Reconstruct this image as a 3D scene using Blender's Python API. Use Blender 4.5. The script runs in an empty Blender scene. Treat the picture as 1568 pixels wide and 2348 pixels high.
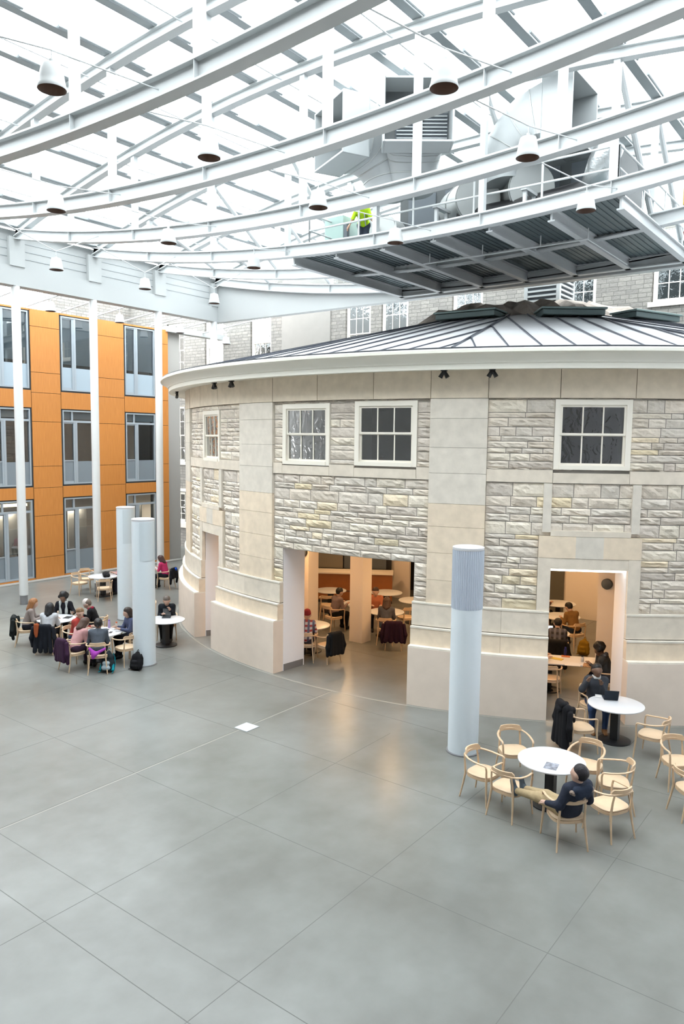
import bpy, math, random
import numpy as np
from mathutils import Vector, Matrix
R = math.radians
random.seed(7)
SC = bpy.context.scene
COL = SC.collection

# ------------------------------------------------------------------ materials
def nt(m):
    m.use_nodes = True
    t = m.node_tree
    return t, t.nodes['Principled BSDF']

def mat(name, col, rough=.6, metal=0., spec=.5, var=0., vscale=8., bump=0., bscale=60., emit=None, estr=0., keep=False):
    m = bpy.data.materials.new(name)
    t, b = nt(m)
    if not keep: col = tuple(c * .68 for c in col)
    b.inputs['Base Color'].default_value = (*col, 1)
    b.inputs['Roughness'].default_value = rough
    b.inputs['Metallic'].default_value = metal
    b.inputs['Specular IOR Level'].default_value = spec
    if var or bump:
        tc = t.nodes.new('ShaderNodeTexCoord')
    if var:
        n = t.nodes.new('ShaderNodeTexNoise'); n.inputs['Scale'].default_value = vscale; n.inputs['Detail'].default_value = 4
        t.links.new(tc.outputs['Object'], n.inputs['Vector'])
        r = t.nodes.new('ShaderNodeMapRange'); r.inputs[1].default_value = .3; r.inputs[2].default_value = .7
        r.inputs[3].default_value = 1 - var; r.inputs[4].default_value = 1 + var
        t.links.new(n.outputs[0], r.inputs[0])
        x = t.nodes.new('ShaderNodeVectorMath'); x.operation = 'SCALE'; x.inputs[0].default_value = col
        t.links.new(r.outputs[0], x.inputs['Scale']); t.links.new(x.outputs[0], b.inputs['Base Color'])
    if bump:
        n2 = t.nodes.new('ShaderNodeTexNoise'); n2.inputs['Scale'].default_value = bscale; n2.inputs['Detail'].default_value = 3
        t.links.new(tc.outputs['Object'], n2.inputs['Vector'])
        bp = t.nodes.new('ShaderNodeBump'); bp.inputs['Strength'].default_value = bump; bp.inputs['Distance'].default_value = .02
        t.links.new(n2.outputs[0], bp.inputs['Height']); t.links.new(bp.outputs[0], b.inputs['Normal'])
    if emit:
        b.inputs['Emission Color'].default_value = (*emit, 1); b.inputs['Emission Strength'].default_value = estr
    return m

M = {}
M['steel'] = mat('white_painted_steel', (.47, .49, .495), .45, keep=True)
M['post'] = mat('white_painted_column', (.62, .63, .63), .4, keep=True)
M['fascia'] = mat('white_fascia_paint', (.40, .415, .415), .55, keep=True)
M['alu'] = mat('aluminium_glazing_bar', (.24, .265, .275), .4, .2, keep=True)
M['gasket'] = mat('dark_gasket', (.03, .04, .05), .7)
M['winframe'] = mat('grey_aluminium_window_frame', (.34, .38, .42), .45, .2, keep=True)
M['cream'] = mat('cream_painted_timber', (.82, .77, .68), .5, keep=True)
M['creamtrim'] = mat('cream_gutter_paint', (.84, .82, .74), .5, keep=True)
M['white_wall'] = mat('white_wall_paint', (.78, .78, .82), .8, keep=True)
M['int_wall'] = mat('warm_white_plaster', (.74, .66, .58), .8, keep=True)
M['kick'] = mat('grey_steel_kick_plate', (.38, .38, .40), .4, .5)
M['grille_grey'] = mat('pale_blue_grey_metal', (.54, .60, .64), .5, .05, keep=True)
M['grille_light'] = mat('pale_perforated_metal', (.64, .70, .745), .5, .05, keep=True)
M['ribbed'] = mat('ribbed_lilac_grey_metal', (.50, .55, .63), .45, .1, keep=True)
M['table'] = mat('white_laminate', (.58, .585, .61), .3, keep=True)
M['tableedge'] = mat('laminate_edge', (.7, .7, .7), .5)
M['black'] = mat('black_powder_coat', (.012, .012, .014), .45)
M['wood'] = mat('pale_ash_wood', (.56, .40, .26), .45, var=.05, vscale=14, keep=True)
M['woodseat'] = mat('pale_ash_veneer', (.61, .455, .305), .42, var=.04, vscale=10, keep=True)
M['counter'] = mat('orange_counter_wood', (.42, .14, .03), .5, var=.08, vscale=3)
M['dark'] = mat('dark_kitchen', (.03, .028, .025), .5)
M['bell'] = mat('white_lamp_enamel', (.40, .41, .41), .4, keep=True)
M['lampin'] = mat('bronze_reflector', (.06, .032, .024), .5, .2)
M['glow'] = mat('lamp_glow', (1, .8, .5), .5, emit=(1, .72, .38), estr=6.)
M['deck'] = mat('ribbed_steel_deck', (.16, .20, .21), .5, .3)
M['hood'] = mat('galvanised_duct_paint', (.37, .39, .395), .5, .1, keep=True)
M['hoodin'] = mat('duct_interior', (.30, .33, .34), .6, keep=True)
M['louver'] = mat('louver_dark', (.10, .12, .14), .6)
M['duct'] = mat('galvanised_round_duct', (.50, .52, .51), .4, .45)
M['silver'] = mat('silver_insulation_foil', (.75, .78, .79), .28, .8, bump=.5, bscale=14)
M['seam'] = mat('standing_seam', (.10, .11, .14), .4, .5)
M['rearwall'] = mat('grey_rear_wall', (.45, .45, .44), .8, keep=True)
M['felt'] = mat('torn_roofing_felt', (.42, .36, .31), .9, var=.3, vscale=3, bump=.8, bscale=6)
M['curb'] = mat('dark_green_skylight_curb', (.12, .17, .17), .5, .2)
M['yellow'] = mat('hi_vis_yellow', (.45, .72, .02), .7, emit=None)
M['paper'] = mat('paper', (.85, .85, .87), .8)

def glassmat(name, tint, gloss=.06, rough=.02, bump=0.):
    m = bpy.data.materials.new(name); m.use_nodes = True
    t = m.node_tree; t.nodes.clear()
    o = t.nodes.new('ShaderNodeOutputMaterial'); mx = t.nodes.new('ShaderNodeMixShader')
    tr = t.nodes.new('ShaderNodeBsdfTransparent'); gl = t.nodes.new('ShaderNodeBsdfGlossy')
    tr.inputs[0].default_value = (*tint, 1); gl.inputs['Roughness'].default_value = rough
    lw = t.nodes.new('ShaderNodeFresnel'); lw.inputs['IOR'].default_value = 1.45
    ad = t.nodes.new('ShaderNodeMath'); ad.operation = 'MULTIPLY_ADD'; ad.inputs[1].default_value = 1.; ad.inputs[2].default_value = gloss
    ad.use_clamp = True
    t.links.new(lw.outputs[0], ad.inputs[0]); t.links.new(ad.outputs[0], mx.inputs[0])
    t.links.new(tr.outputs[0], mx.inputs[1]); t.links.new(gl.outputs[0], mx.inputs[2]); t.links.new(mx.outputs[0], o.inputs[0])
    if gloss < 0:
        t.links.remove(mx.inputs[0].links[0]); mx.inputs[0].default_value = -gloss
    if bump:
        tc = t.nodes.new('ShaderNodeTexCoord')
        n = t.nodes.new('ShaderNodeTexNoise'); n.inputs['Scale'].default_value = 3.5; n.inputs['Distortion'].default_value = 1.5
        t.links.new(tc.outputs['Object'], n.inputs['Vector'])
        b = t.nodes.new('ShaderNodeBump'); b.inputs['Strength'].default_value = bump; b.inputs['Distance'].default_value = .05
        t.links.new(n.outputs[0], b.inputs['Height']); t.links.new(b.outputs[0], gl.inputs['Normal'])
    return m
M['glass'] = glassmat('clear_window_glass', (.50, .58, .62), .14)
M['oldglass'] = glassmat('wavy_old_window_glass', (.16, .19, .21), .12, .03, .35)
M['skyglass'] = glassmat('skylight_glass', (.93, .965, .97), -.03)

def striped_sky():
    m = M['skyglass']; t = m.node_tree
    tr = [n for n in t.nodes if n.type == 'BSDF_TRANSPARENT'][0]
    tc = t.nodes.new('ShaderNodeTexCoord'); w = t.nodes.new('ShaderNodeTexWave'); w.inputs['Scale'].default_value = 2.2
    w.bands_direction = 'X'
    t.links.new(tc.outputs['Object'], w.inputs['Vector'])
    r = t.nodes.new('ShaderNodeMapRange'); r.inputs[1].default_value = .35; r.inputs[2].default_value = .65; r.inputs[3].default_value = .84; r.inputs[4].default_value = .97
    t.links.new(w.outputs['Fac'], r.inputs[0])
    x = t.nodes.new('ShaderNodeVectorMath'); x.operation = 'SCALE'; x.inputs[0].default_value = (.95, .99, 1.)
    t.links.new(r.outputs[0], x.inputs['Scale']); t.links.new(x.outputs[0], tr.inputs[0])
striped_sky()

def attr_mat(name, rough=.85, bump=.3, bscale=30., var=.1):
    """stone whose block tint comes from the mesh's own 'tint' colour attribute (each block's own colour)"""
    m = bpy.data.materials.new(name); t, b = nt(m)
    a = t.nodes.new('ShaderNodeVertexColor'); a.layer_name = 'tint'
    tc = t.nodes.new('ShaderNodeTexCoord')
    n = t.nodes.new('ShaderNodeTexNoise'); n.inputs['Scale'].default_value = 5; n.inputs['Detail'].default_value = 6
    t.links.new(tc.outputs['Object'], n.inputs['Vector'])
    r = t.nodes.new('ShaderNodeMapRange'); r.inputs[1].default_value = .3; r.inputs[2].default_value = .7; r.inputs[3].default_value = 1 - var; r.inputs[4].default_value = 1 + var
    t.links.new(n.outputs[0], r.inputs[0])
    x = t.nodes.new('ShaderNodeVectorMath'); x.operation = 'SCALE'
    t.links.new(a.outputs['Color'], x.inputs[0]); t.links.new(r.outputs[0], x.inputs['Scale'])
    t.links.new(x.outputs[0], b.inputs['Base Color'])
    n2 = t.nodes.new('ShaderNodeTexNoise'); n2.inputs['Scale'].default_value = bscale; n2.inputs['Detail'].default_value = 5
    t.links.new(tc.outputs['Object'], n2.inputs['Vector'])
    bp = t.nodes.new('ShaderNodeBump'); bp.inputs['Strength'].default_value = bump; bp.inputs['Distance'].default_value = .02
    t.links.new(n2.outputs[0], bp.inputs['Height']); t.links.new(bp.outputs[0], b.inputs['Normal'])
    b.inputs['Roughness'].default_value = rough; b.inputs['Specular IOR Level'].default_value = .25
    return m
M['block'] = attr_mat('rock_faced_stone_block', .9, .5, 22, .10)
M['ashlar'] = attr_mat('smooth_sandstone', .85, .1, 50, .07)
M['mortar'] = mat('mortar_joint', (.36, .33, .30), .95)
M['basecap'] = mat('cast_stone_base', (.71, .605, .515), .8, var=.03, vscale=3, keep=True)

# brick-textured far stone wall
def far_stone():
    m = bpy.data.materials.new('coursed_grey_stone'); t, b = nt(m)
    tc = t.nodes.new('ShaderNodeTexCoord'); sp = t.nodes.new('ShaderNodeSeparateXYZ'); cb = t.nodes.new('ShaderNodeCombineXYZ')
    t.links.new(tc.outputs['Object'], sp.inputs[0])
    ad = t.nodes.new('ShaderNodeMath'); ad.operation = 'ADD'
    t.links.new(sp.outputs[0], ad.inputs[0]); t.links.new(sp.outputs[1], ad.inputs[1])
    t.links.new(ad.outputs[0], cb.inputs[0]); t.links.new(sp.outputs[2], cb.inputs[1])
    br = t.nodes.new('ShaderNodeTexBrick'); br.inputs['Scale'].default_value = 1.; br.inputs['Brick Width'].default_value = .42
    br.inputs['Row Height'].default_value = .15; br.inputs['Mortar Size'].default_value = .012
    br.inputs['Color1'].default_value = (.245, .23, .207, 1); br.inputs['Color2'].default_value = (.19, .178, .164, 1); br.inputs['Mortar'].default_value = (.13, .122, .112, 1)
    br.offset = .37; br.squash = .7; br.squash_frequency = 3
    t.links.new(cb.outputs[0], br.inputs['Vector']); t.links.new(br.outputs[0], b.inputs['Base Color'])
    n2 = t.nodes.new('ShaderNodeTexNoise'); n2.inputs['Scale'].default_value = 9; n2.inputs['Detail'].default_value = 5
    t.links.new(cb.outputs[0], n2.inputs['Vector'])
    mm = t.nodes.new('ShaderNodeMath'); mm.operation = 'SUBTRACT'
    t.links.new(n2.outputs[0], mm.inputs[0]); t.links.new(br.outputs['Fac'], mm.inputs[1])
    bp = t.nodes.new('ShaderNodeBump'); bp.inputs['Strength'].default_value = .7; bp.inputs['Distance'].default_value = .04
    t.links.new(mm.outputs[0], bp.inputs['Height']); t.links.new(bp.outputs[0], b.inputs['Normal'])
    b.inputs['Roughness'].default_value = .9
    return m
M['farstone'] = far_stone()

def orange_panel():
    m = bpy.data.materials.new('honey_wood_panel'); t, b = nt(m)
    tc = t.nodes.new('ShaderNodeTexCoord'); mp = t.nodes.new('ShaderNodeMapping'); mp.inputs['Scale'].default_value = (10, 10, .6)
    t.links.new(tc.outputs['Object'], mp.inputs['Vector'])
    n = t.nodes.new('ShaderNodeTexNoise'); n.inputs['Scale'].default_value = 3; n.inputs['Detail'].default_value = 5
    t.links.new(mp.outputs[0], n.inputs['Vector'])
    cr = t.nodes.new('ShaderNodeValToRGB'); cr.color_ramp.elements[0].position = .3; cr.color_ramp.elements[1].position = .7
    cr.color_ramp.elements[0].color = (.46, .172, .034, 1); cr.color_ramp.elements[1].color = (.54, .215, .048, 1)
    t.links.new(n.outputs[0], cr.inputs[0]); t.links.new(cr.outputs[0], b.inputs['Base Color'])
    b.inputs['Roughness'].default_value = .45
    return m
M['panel'] = orange_panel()

def concrete():
    m = bpy.data.materials.new('polished_concrete'); t, b = nt(m)
    tc = t.nodes.new('ShaderNodeTexCoord')
    def noise(s, d, det=6):
        n = t.nodes.new('ShaderNodeTexNoise'); n.inputs['Scale'].default_value = s; n.inputs['Detail'].default_value = det
        n.inputs['Distortion'].default_value = d; n.inputs['Roughness'].default_value = .55
        t.links.new(tc.outputs['Object'], n.inputs['Vector']); return n
    n1 = noise(.35, 0., 4); n2 = noise(2.2, 0., 4)
    mx = t.nodes.new('ShaderNodeMath'); mx.operation = 'MULTIPLY_ADD'; mx.inputs[1].default_value = .4
    t.links.new(n2.outputs[0], mx.inputs[0]); t.links.new(n1.outputs[0], mx.inputs[2])
    cr = t.nodes.new('ShaderNodeValToRGB')
    cr.color_ramp.elements[0].position = .45; cr.color_ramp.elements[1].position = .95
    cr.color_ramp.elements[0].color = (.122, .123, .110, 1); cr.color_ramp.elements[1].color = (.208, .214, .205, 1)
    t.links.new(mx.outputs[0], cr.inputs[0]); t.links.new(cr.outputs[0], b.inputs['Base Color'])
    r = t.nodes.new('ShaderNodeMapRange'); r.inputs[1].default_value = .3; r.inputs[2].default_value = .7; r.inputs[3].default_value = .27; r.inputs[4].default_value = .29
    b.inputs['Roughness'].default_value = .30
    b.inputs['Specular IOR Level'].default_value = .45
    return m
M['floor'] = concrete()
M['joint'] = mat('floor_joint_filler', (.17, .17, .16), .6)
M['jointpale'] = mat('pale_floor_joint', (.38, .37, .33), .5)

def roofmetal():
    m = mat('grey_zinc_roof', (.56, .565, .58), .45, .3, var=.04, vscale=1.5, keep=True)
    return m
M['zinc'] = roofmetal()

# ------------------------------------------------------------------ mesh builder
class MB:
    def __init__(s): s.v = []; s.f = []; s.m = []; s.mats = []
    def mi(s, m):
        if m not in s.mats: s.mats.append(m)
        return s.mats.index(m)
    def add(s, vs, fs, m):
        k = len(s.v); i = s.mi(m)
        s.v += [tuple(v) for v in vs]; s.f += [tuple(a + k for a in f) for f in fs]; s.m += [i] * len(fs)
        return s
    def box(s, a, b, m, T=None):
        x0, y0, z0 = a; x1, y1, z1 = b
        vs = [(x0, y0, z0), (x1, y0, z0), (x1, y1, z0), (x0, y1, z0), (x0, y0, z1), (x1, y0, z1), (x1, y1, z1), (x0, y1, z1)]
        if T is not None: vs = [T @ Vector(v) for v in vs]
        return s.add(vs, [(0, 3, 2, 1), (4, 5, 6, 7), (0, 1, 5, 4), (1, 2, 6, 5), (2, 3, 7, 6), (3, 0, 4, 7)], m)
    def quad(s, pts, m): return s.add(pts, [tuple(range(len(pts)))], m)
    def tube(s, pts, rad, m, n=8, closed=False, flat=1., up=None):
        pts = [Vector(p) for p in pts]; N = len(pts)
        rad = rad if isinstance(rad, (list, tuple)) else [rad] * N
        vs = []; pu = None
        for i, p in enumerate(pts):
            if closed: d = pts[(i + 1) % N] - pts[i - 1]
            else: d = pts[min(i + 1, N - 1)] - pts[max(i - 1, 0)]
            d.normalize()
            if pu is None:
                u = Vector(up) if up else (Vector((0, 0, 1)) if abs(d.z) < .9 else Vector((1, 0, 0)))
            else: u = pu
            if up: u = Vector(up)
            sx = d.cross(u)
            if sx.length < 1e-5: sx = d.orthogonal()
            sx.normalize(); u = sx.cross(d); pu = u
            for k in range(n):
                a = 2 * math.pi * (k + .5) / n
                vs.append(p + (sx * math.cos(a) + u * math.sin(a) * flat) * rad[i])
        fs = []
        for i in range(N if closed else N - 1):
            j = (i + 1) % N
            for k in range(n):
                l = (k + 1) % n
                fs.append((i * n + k, i * n + l, j * n + l, j * n + k))
        if not closed:
            fs.append(tuple(range(n))[::-1]); fs.append(tuple((N - 1) * n + k for k in range(n)))
        return s.add(vs, fs, m)
    def lathe(s, prof, m, c=(0, 0, 0), n=24, caps=True):
        vs = []; fs = []
        for r, z in prof:
            for k in range(n):
                a = 2 * math.pi * k / n; vs.append((c[0] + r * math.cos(a), c[1] + r * math.sin(a), c[2] + z))
        for i in range(len(prof) - 1):
            for k in range(n):
                l = (k + 1) % n; fs.append((i * n + k, i * n + l, (i + 1) * n + l, (i + 1) * n + k))
        if caps:
            fs.append(tuple(range(n))[::-1]); fs.append(tuple((len(prof) - 1) * n + k for k in range(n)))
        return s.add(vs, fs, m)
    def sweep(s, sections, m, caps=True):
        """sections: list of closed loops with the same vertex count"""
        n = len(sections[0]); vs = [p for L in sections for p in L]; fs = []
        for i in range(len(sections) - 1):
            for k in range(n):
                l = (k + 1) % n; fs.append((i * n + k, i * n + l, (i + 1) * n + l, (i + 1) * n + k))
        if caps: fs.append(tuple(range(n))[::-1]); fs.append(tuple((len(sections) - 1) * n + k for k in range(n)))
        return s.add(vs, fs, m)
    def build(s, name, parent=None, smooth=False, bevel=0.):
        me = bpy.data.meshes.new(name)
        me.from_pydata(s.v, [], s.f)
        for m in s.mats: me.materials.append(M[m] if isinstance(m, str) else m)
        me.polygons.foreach_set('material_index', s.m)
        me.update()
        if smooth:
            me.polygons.foreach_set('use_smooth', [True] * len(s.f))
            try: me.set_sharp_from_angle(angle=R(42))
            except Exception: pass
        o = bpy.data.objects.new(name, me); COL.objects.link(o)
        if parent is not None: o.parent = parent
        if bevel:
            b = o.modifiers.new('bevel', 'BEVEL'); b.width = bevel; b.segments = 2; b.limit_method = 'ANGLE'
        return o

def thing(name, label, cat, loc=(0, 0, 0), rz=0., group=None):
    o = bpy.data.objects.new(name, None); COL.objects.link(o)
    o.empty_display_size = .2
    o.location = loc; o.rotation_euler = (0, 0, rz)
    return tag(o, label, cat, group)
def tag(o, label=None, cat=None, group=None, kind=None):
    if label: o['label'] = label
    if cat: o['category'] = cat
    if group: o['group'] = group
    if kind: o['kind'] = kind
    return o
def copytree(o, parent=None):
    c = o.copy(); COL.objects.link(c)
    if parent is not None: c.parent = parent
    for ch in list(o.children): copytree(ch, c)
    return c
def struct(o, label=None, cat='wall'):
    tag(o, label, cat if label else None, kind='structure'); return o
def dark_side(): pass
LAMP = 21.; SKY = 6.1; EXPO = 0.8
# ------------------------------------------------------------------ camera (walkway about 4.2 m above the hall floor)
cam = bpy.data.cameras.new('camera'); co = bpy.data.objects.new('camera', cam); COL.objects.link(co)
cam.sensor_fit = 'VERTICAL'; cam.sensor_height = 36.; cam.lens = 36. * 1723 / 2348
cam.clip_start = .05; cam.clip_end = 500
def _basis():
    d1 = Vector((1312., 146., -1723.)).normalized(); d2 = Vector((-2284., 192., -1723.)).normalized()
    Z = d1.cross(d2).normalized(); m = (d1 + d2).normalized(); n = Z.cross(m).normalized()
    return (m - n) / 2 ** .5, (m + n) / 2 ** .5, Z
_X, _Y, _Z = _basis()
co.matrix_world = Matrix(((_X.x, _X.y, _X.z, 0), (_Y.x, _Y.y, _Y.z, 0), (_Z.x, _Z.y, _Z.z, 5.8), (0, 0, 0, 1)))
SC.camera = co

# ------------------------------------------------------------------ floor
b = MB(); b.box((-6, -10, -.3), (60, 60, 0), 'floor')
fl = struct(b.build('floor'), 'polished grey concrete floor of the glazed court', 'floor')
jx = [4.68, 5.4, 7.9, 10.4, 12.9]
b = MB()
b.box((4.0, 10.40, 0), (13.45, 10.435, .0015), 'jointpale'); b.box((4.0, 10.44, 0), (13.45, 10.45, .0016), 'joint')
for y in (-2.0, .5, 2.95, 5.4, 7.95): b.box((-2, y, 0), (12.2, y + .009, .001), 'joint')
for y in (12.9, 15.4, 17.9, 20.4, 22.9): b.box((-2, y, 0), (13.0, y + .012, .001), 'joint')
for x in jx: b.box((x, -6, 0), (x + .009, 27.4, .0012), 'joint')
for y in (4.0, 8.0, 12.6, 17.2): b.box((14.6, y, 0), (24.4, y + .01, .001), 'joint')
for x in (16.5, 19.2, 22.0): b.box((x, 4, 0), (x + .01, 20, .001), 'joint')
struct(b.build('trim_9'), 'straight control joints cut in the concrete floor', 'floor joints')

# ------------------------------------------------------------------ rotunda
CX, CY = 25.75, 11.3
def P(a, r, z): return (CX + r * math.cos(R(a)), CY + r * math.sin(R(a)), z)
def arcs(a0, a1, step=1.2):
    n = max(1, int(math.ceil((a1 - a0) / step))); return [a0 + (a1 - a0) * i / n for i in range(n + 1)]
def curved_box(b, a0, a1, r0, r1, z0, z1, m):
    A = arcs(a0, a1); vs = []; fs = []
    for a in A: vs += [P(a, r0, z0), P(a, r1, z0), P(a, r1, z1), P(a, r0, z1)]
    for i in range(len(A) - 1):
        for k in range(4):
            l = (k + 1) % 4; fs.append((i * 4 + k, (i + 1) * 4 + k, (i + 1) * 4 + l, i * 4 + l))
    fs += [(0, 1, 2, 3), tuple(len(vs) - 4 + k for k in (3, 2, 1, 0))]
    b.add(vs, fs, m)
DOORA = (175.05, 192.75, 0, 3.14); DOORB = (206.8, 214.3, 0, 3.19); DOORC = (154.95, 161.15, 0, 3.14)
WIN = [(154.9, 161.0, 5.19, 6.60), (175.0, 182.15, 5.22, 6.67), (185.45, 192.8, 5.25, 6.70), (206.67, 214.05, 5.27, 6.71),
       (228.4, 235.6, 5.27, 6.71), (238.9, 246.2, 5.27, 6.71)]
OPEN = [DOORA, DOORB, DOORC] + WIN
A0, A1 = 92., 272.
BAYS = [(119.5, 140.5), (147.5, 166.7), (173.4, 194.25), (200.15, 220.6), (226.6, 247.8)]

def core():
    b = MB()
    ac = sorted(set([A0, A1] + [v for o in OPEN for v in o[:2]])); zc = sorted(set([0, 7.55] + [v for o in OPEN for v in o[2:]]))
    def is_open(a, z): return any(o[0] < a < o[1] and o[2] < z < o[3] for o in OPEN)
    for i in range(len(ac) - 1):
        for j in range(len(zc) - 1):
            am = (ac[i] + ac[i + 1]) / 2; zm = (zc[j] + zc[j + 1]) / 2
            if is_open(am, zm): continue
            AA = arcs(ac[i], ac[i + 1], 1.5)
            for p, q in zip(AA, AA[1:]):
                b.quad([P(p, 11.9, zc[j]), P(p, 11.9, zc[j + 1]), P(q, 11.9, zc[j + 1]), P(q, 11.9, zc[j])], 'mortar')
                b.quad([P(p, 11.15, zc[j]), P(q, 11.15, zc[j]), P(q, 11.15, zc[j + 1]), P(p, 11.15, zc[j + 1])], 'int_wall')
    for o in OPEN:
        a0, a1, z0, z1 = o; door = z0 == 0; m = 'white_wall' if door else 'cream'
        for a in (a0, a1):
            b.quad([P(a, 11.15, z0), P(a, 11.9, z0), P(a, 11.9, z1), P(a, 11.15, z1)], m)
        AA = arcs(a0, a1, 1.5)
        for p, q in zip(AA, AA[1:]):
            b.quad([P(p, 11.15, z1), P(p, 11.9, z1), P(q, 11.9, z1), P(q, 11.15, z1)], 'int_wall' if door else m)
            if not door: b.quad([P(p, 11.15, z0), P(p, 11.9, z0), P(q, 11.9, z0), P(q, 11.15, z0)], m)
    return b.build('wall_rotunda')
rot = struct(core(), 'curved stone wall of the rotunda standing in the glazed court', 'wall')

class TMB(MB):
    """mesh builder that also keeps one tint per vertex"""
    def __init__(s): super().__init__(); s.c = []
    def paint(s, col): s.c += [col] * (len(s.v) - len(s.c))
    def build(s, name, parent=None, smooth=False):
        o = super().build(name, parent, smooth)
        ca = o.data.color_attributes.new('tint', 'FLOAT_COLOR', 'POINT')
        ca.data.foreach_set('color', [x for c in s.c for x in (*c, 1.)])
        return o

rs = random.Random(3)
STONES = [(.62, .57, .52), (.57, .53, .49), (.66, .61, .56), (.54, .50, .47), (.60, .57, .54), (.68, .64, .58), (.59, .55, .52), (.64, .60, .56)]
WARM = [(.66, .58, .44), (.60, .54, .42), (.70, .62, .50)]
def block(b, pos, a0, a1, z0, z1, rr=11.905, g=.006, warm=.06, pr=.045):
    """rock-faced block between u0..u1 (metres along the face) lifted off by pos(u, off, z)"""
    w = a1 - a0; h = z1 - z0
    nu = max(3, int(w / .09)); nv = 4 if h > .13 else 3
    vs = []; peak = pr * (.55 + .7 * rs.random()); line = rs.uniform(.25, .75)
    for j in range(nv + 1):
        for i in range(nu + 1):
            e = (i in (0, nu)) or (j in (0, nv))
            d = .004 if e else peak * (.35 + .75 * rs.random()) * (1.15 if j / nv > line else .8)
            gi = g if i == 0 else (-g if i == nu else 0); gj = g if j == 0 else (-g if j == nv else 0)
            u = a0 + w * i / nu + gi + (0 if e else rs.uniform(-.012, .012)); z = z0 + h * j / nv + gj + (0 if e else rs.uniform(-.01, .01))
            vs.append(pos(u, d, z))
    fs = [(j * (nu + 1) + i, j * (nu + 1) + i + 1, (j + 1) * (nu + 1) + i + 1, (j + 1) * (nu + 1) + i) for j in range(nv) for i in range(nu)]
    fs = [f[::-1] for f in fs]
    b.add(vs, fs, 'block')
    c = rs.choice(WARM) if rs.random() < warm else rs.choice(STONES); k = rs.uniform(.93, 1.07)
    b.paint(tuple(x * k * q for x, q in zip(c, (1.04, 1.0, .93))))
def courses(b, pos, u0, u1, z0, z1, holes, warm=.06):
    """holes: (u0,u1,z0,z1); course joints are forced at the holes' heads and sills"""
    zs = sorted(set([z0, z1] + [v for h in holes for v in h[2:] if z0 < v < z1]))
    for za, zb in zip(zs, zs[1:]):
        hs = []; rem = zb - za
        while rem > 1e-6:
            h = rs.choice([.11, .14, .16, .19, .22, .27])
            if rem - h < .1: h = rem
            h = min(h, rem); hs.append(h); rem -= h
        z = za
        for h in hs:
            segs = [(u0, u1)]
            for H in holes:
                if H[2] < z + h / 2 < H[3]:
                    ns = []
                    for s0, s1 in segs:
                        if H[1] <= s0 or H[0] >= s1: ns.append((s0, s1)); continue
                        if H[0] > s0 + .04: ns.append((s0, H[0]))
                        if H[1] < s1 - .04: ns.append((H[1], s1))
                    segs = ns
            for s0, s1 in segs:
                u = s0
                while u < s1 - 1e-6:
                    w = rs.uniform(.22, .85)
                    if s1 - u - w < .2: w = s1 - u
                    block(b, pos, u, u + w, z, z + h, warm=warm); u += w
            z += h
def slab(b, a0, a1, r1, z0, z1, col, r0=11.88, g=.0):
    curved_box(b, a0 + g, a1 - g, r0, r1, z0 + .003, z1 - .003, 'ashlar'); k = rs.uniform(.95, 1.04); b.paint(tuple(c * k * q for c, q in zip(col, (1.03, 1.01, .965))))
K = R(1) * 11.9
def rpos(u, d, z): return P(u / K, 11.905 + d, z)
rough = TMB(); pil = TMB(); fr = TMB(); band = TMB(); sur = TMB(); base = TMB()
PALE = (.66, .60, .53); GREY = (.64, .60, .55); PEACH = (.70, .60, .49); FRZ = (.68, .60, .50)
sur_holes = [(205.55, 215.5, 0, 3.88), (153.8, 162.3, 0, 3.85)]
for (a0, a1) in BAYS:
    H1 = [(h[0] * K, h[1] * K, h[2] - (1 if h[2] == 0 else 0), h[3]) for h in ([DOORA] + sur_holes) if h[0] < a1 and h[1] > a0]
    H2 = [(h[0] * K, h[1] * K, h[2], h[3]) for h in WIN if h[0] < a1 and h[1] > a0]
    courses(rough, rpos, a0 * K, a1 * K, 2.28, 4.98, H1, .10)
    courses(rough, rpos, a0 * K, a1 * K, 5.26, 6.73, H2, .02)
    # sill band
    cuts = sorted([a0, a1] + [h[0] for h in WIN if a0 < h[0] < a1] + [h[1] for h in WIN if a0 < h[1] < a1])
    for p, q in zip(cuts, cuts[1:]): slab(band, p, q, 11.955, 4.985, 5.20 if any(abs(h[0] - p) < .01 for h in WIN) else 5.255, PALE, g=.02)
    fcuts = [a0, a0 + (a1 - a0) * .34, a0 + (a1 - a0) * .69, a1]
    for p, q in zip(fcuts, fcuts[1:]): slab(fr, p, q, 11.975, 6.735, 7.36, FRZ, g=.03)
PIL = [(112.6, 119.5), (140.5, 147.5), (166.7, 173.4), (194.25, 200.15), (220.6, 226.6), (247.8, 254)]
for a0, a1 in PIL:
    slab(fr, a0, a1, 11.985, 6.735, 7.36, FRZ, g=.03)
    z = 6.73
    for h in (.42, .62, .55, .66, .50, .58, .60, .52):
        c = GREY if z > 4.6 else PEACH
        slab(pil, a0, a1, 11.985, max(z - h, 2.28), z, c)
        z -= h
# plain ends
for a0, a1 in ((92.2, 112.6), (254, 272)): slab(pil, a0, a1, 11.95, 2.28, 7.36, PALE)
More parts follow.
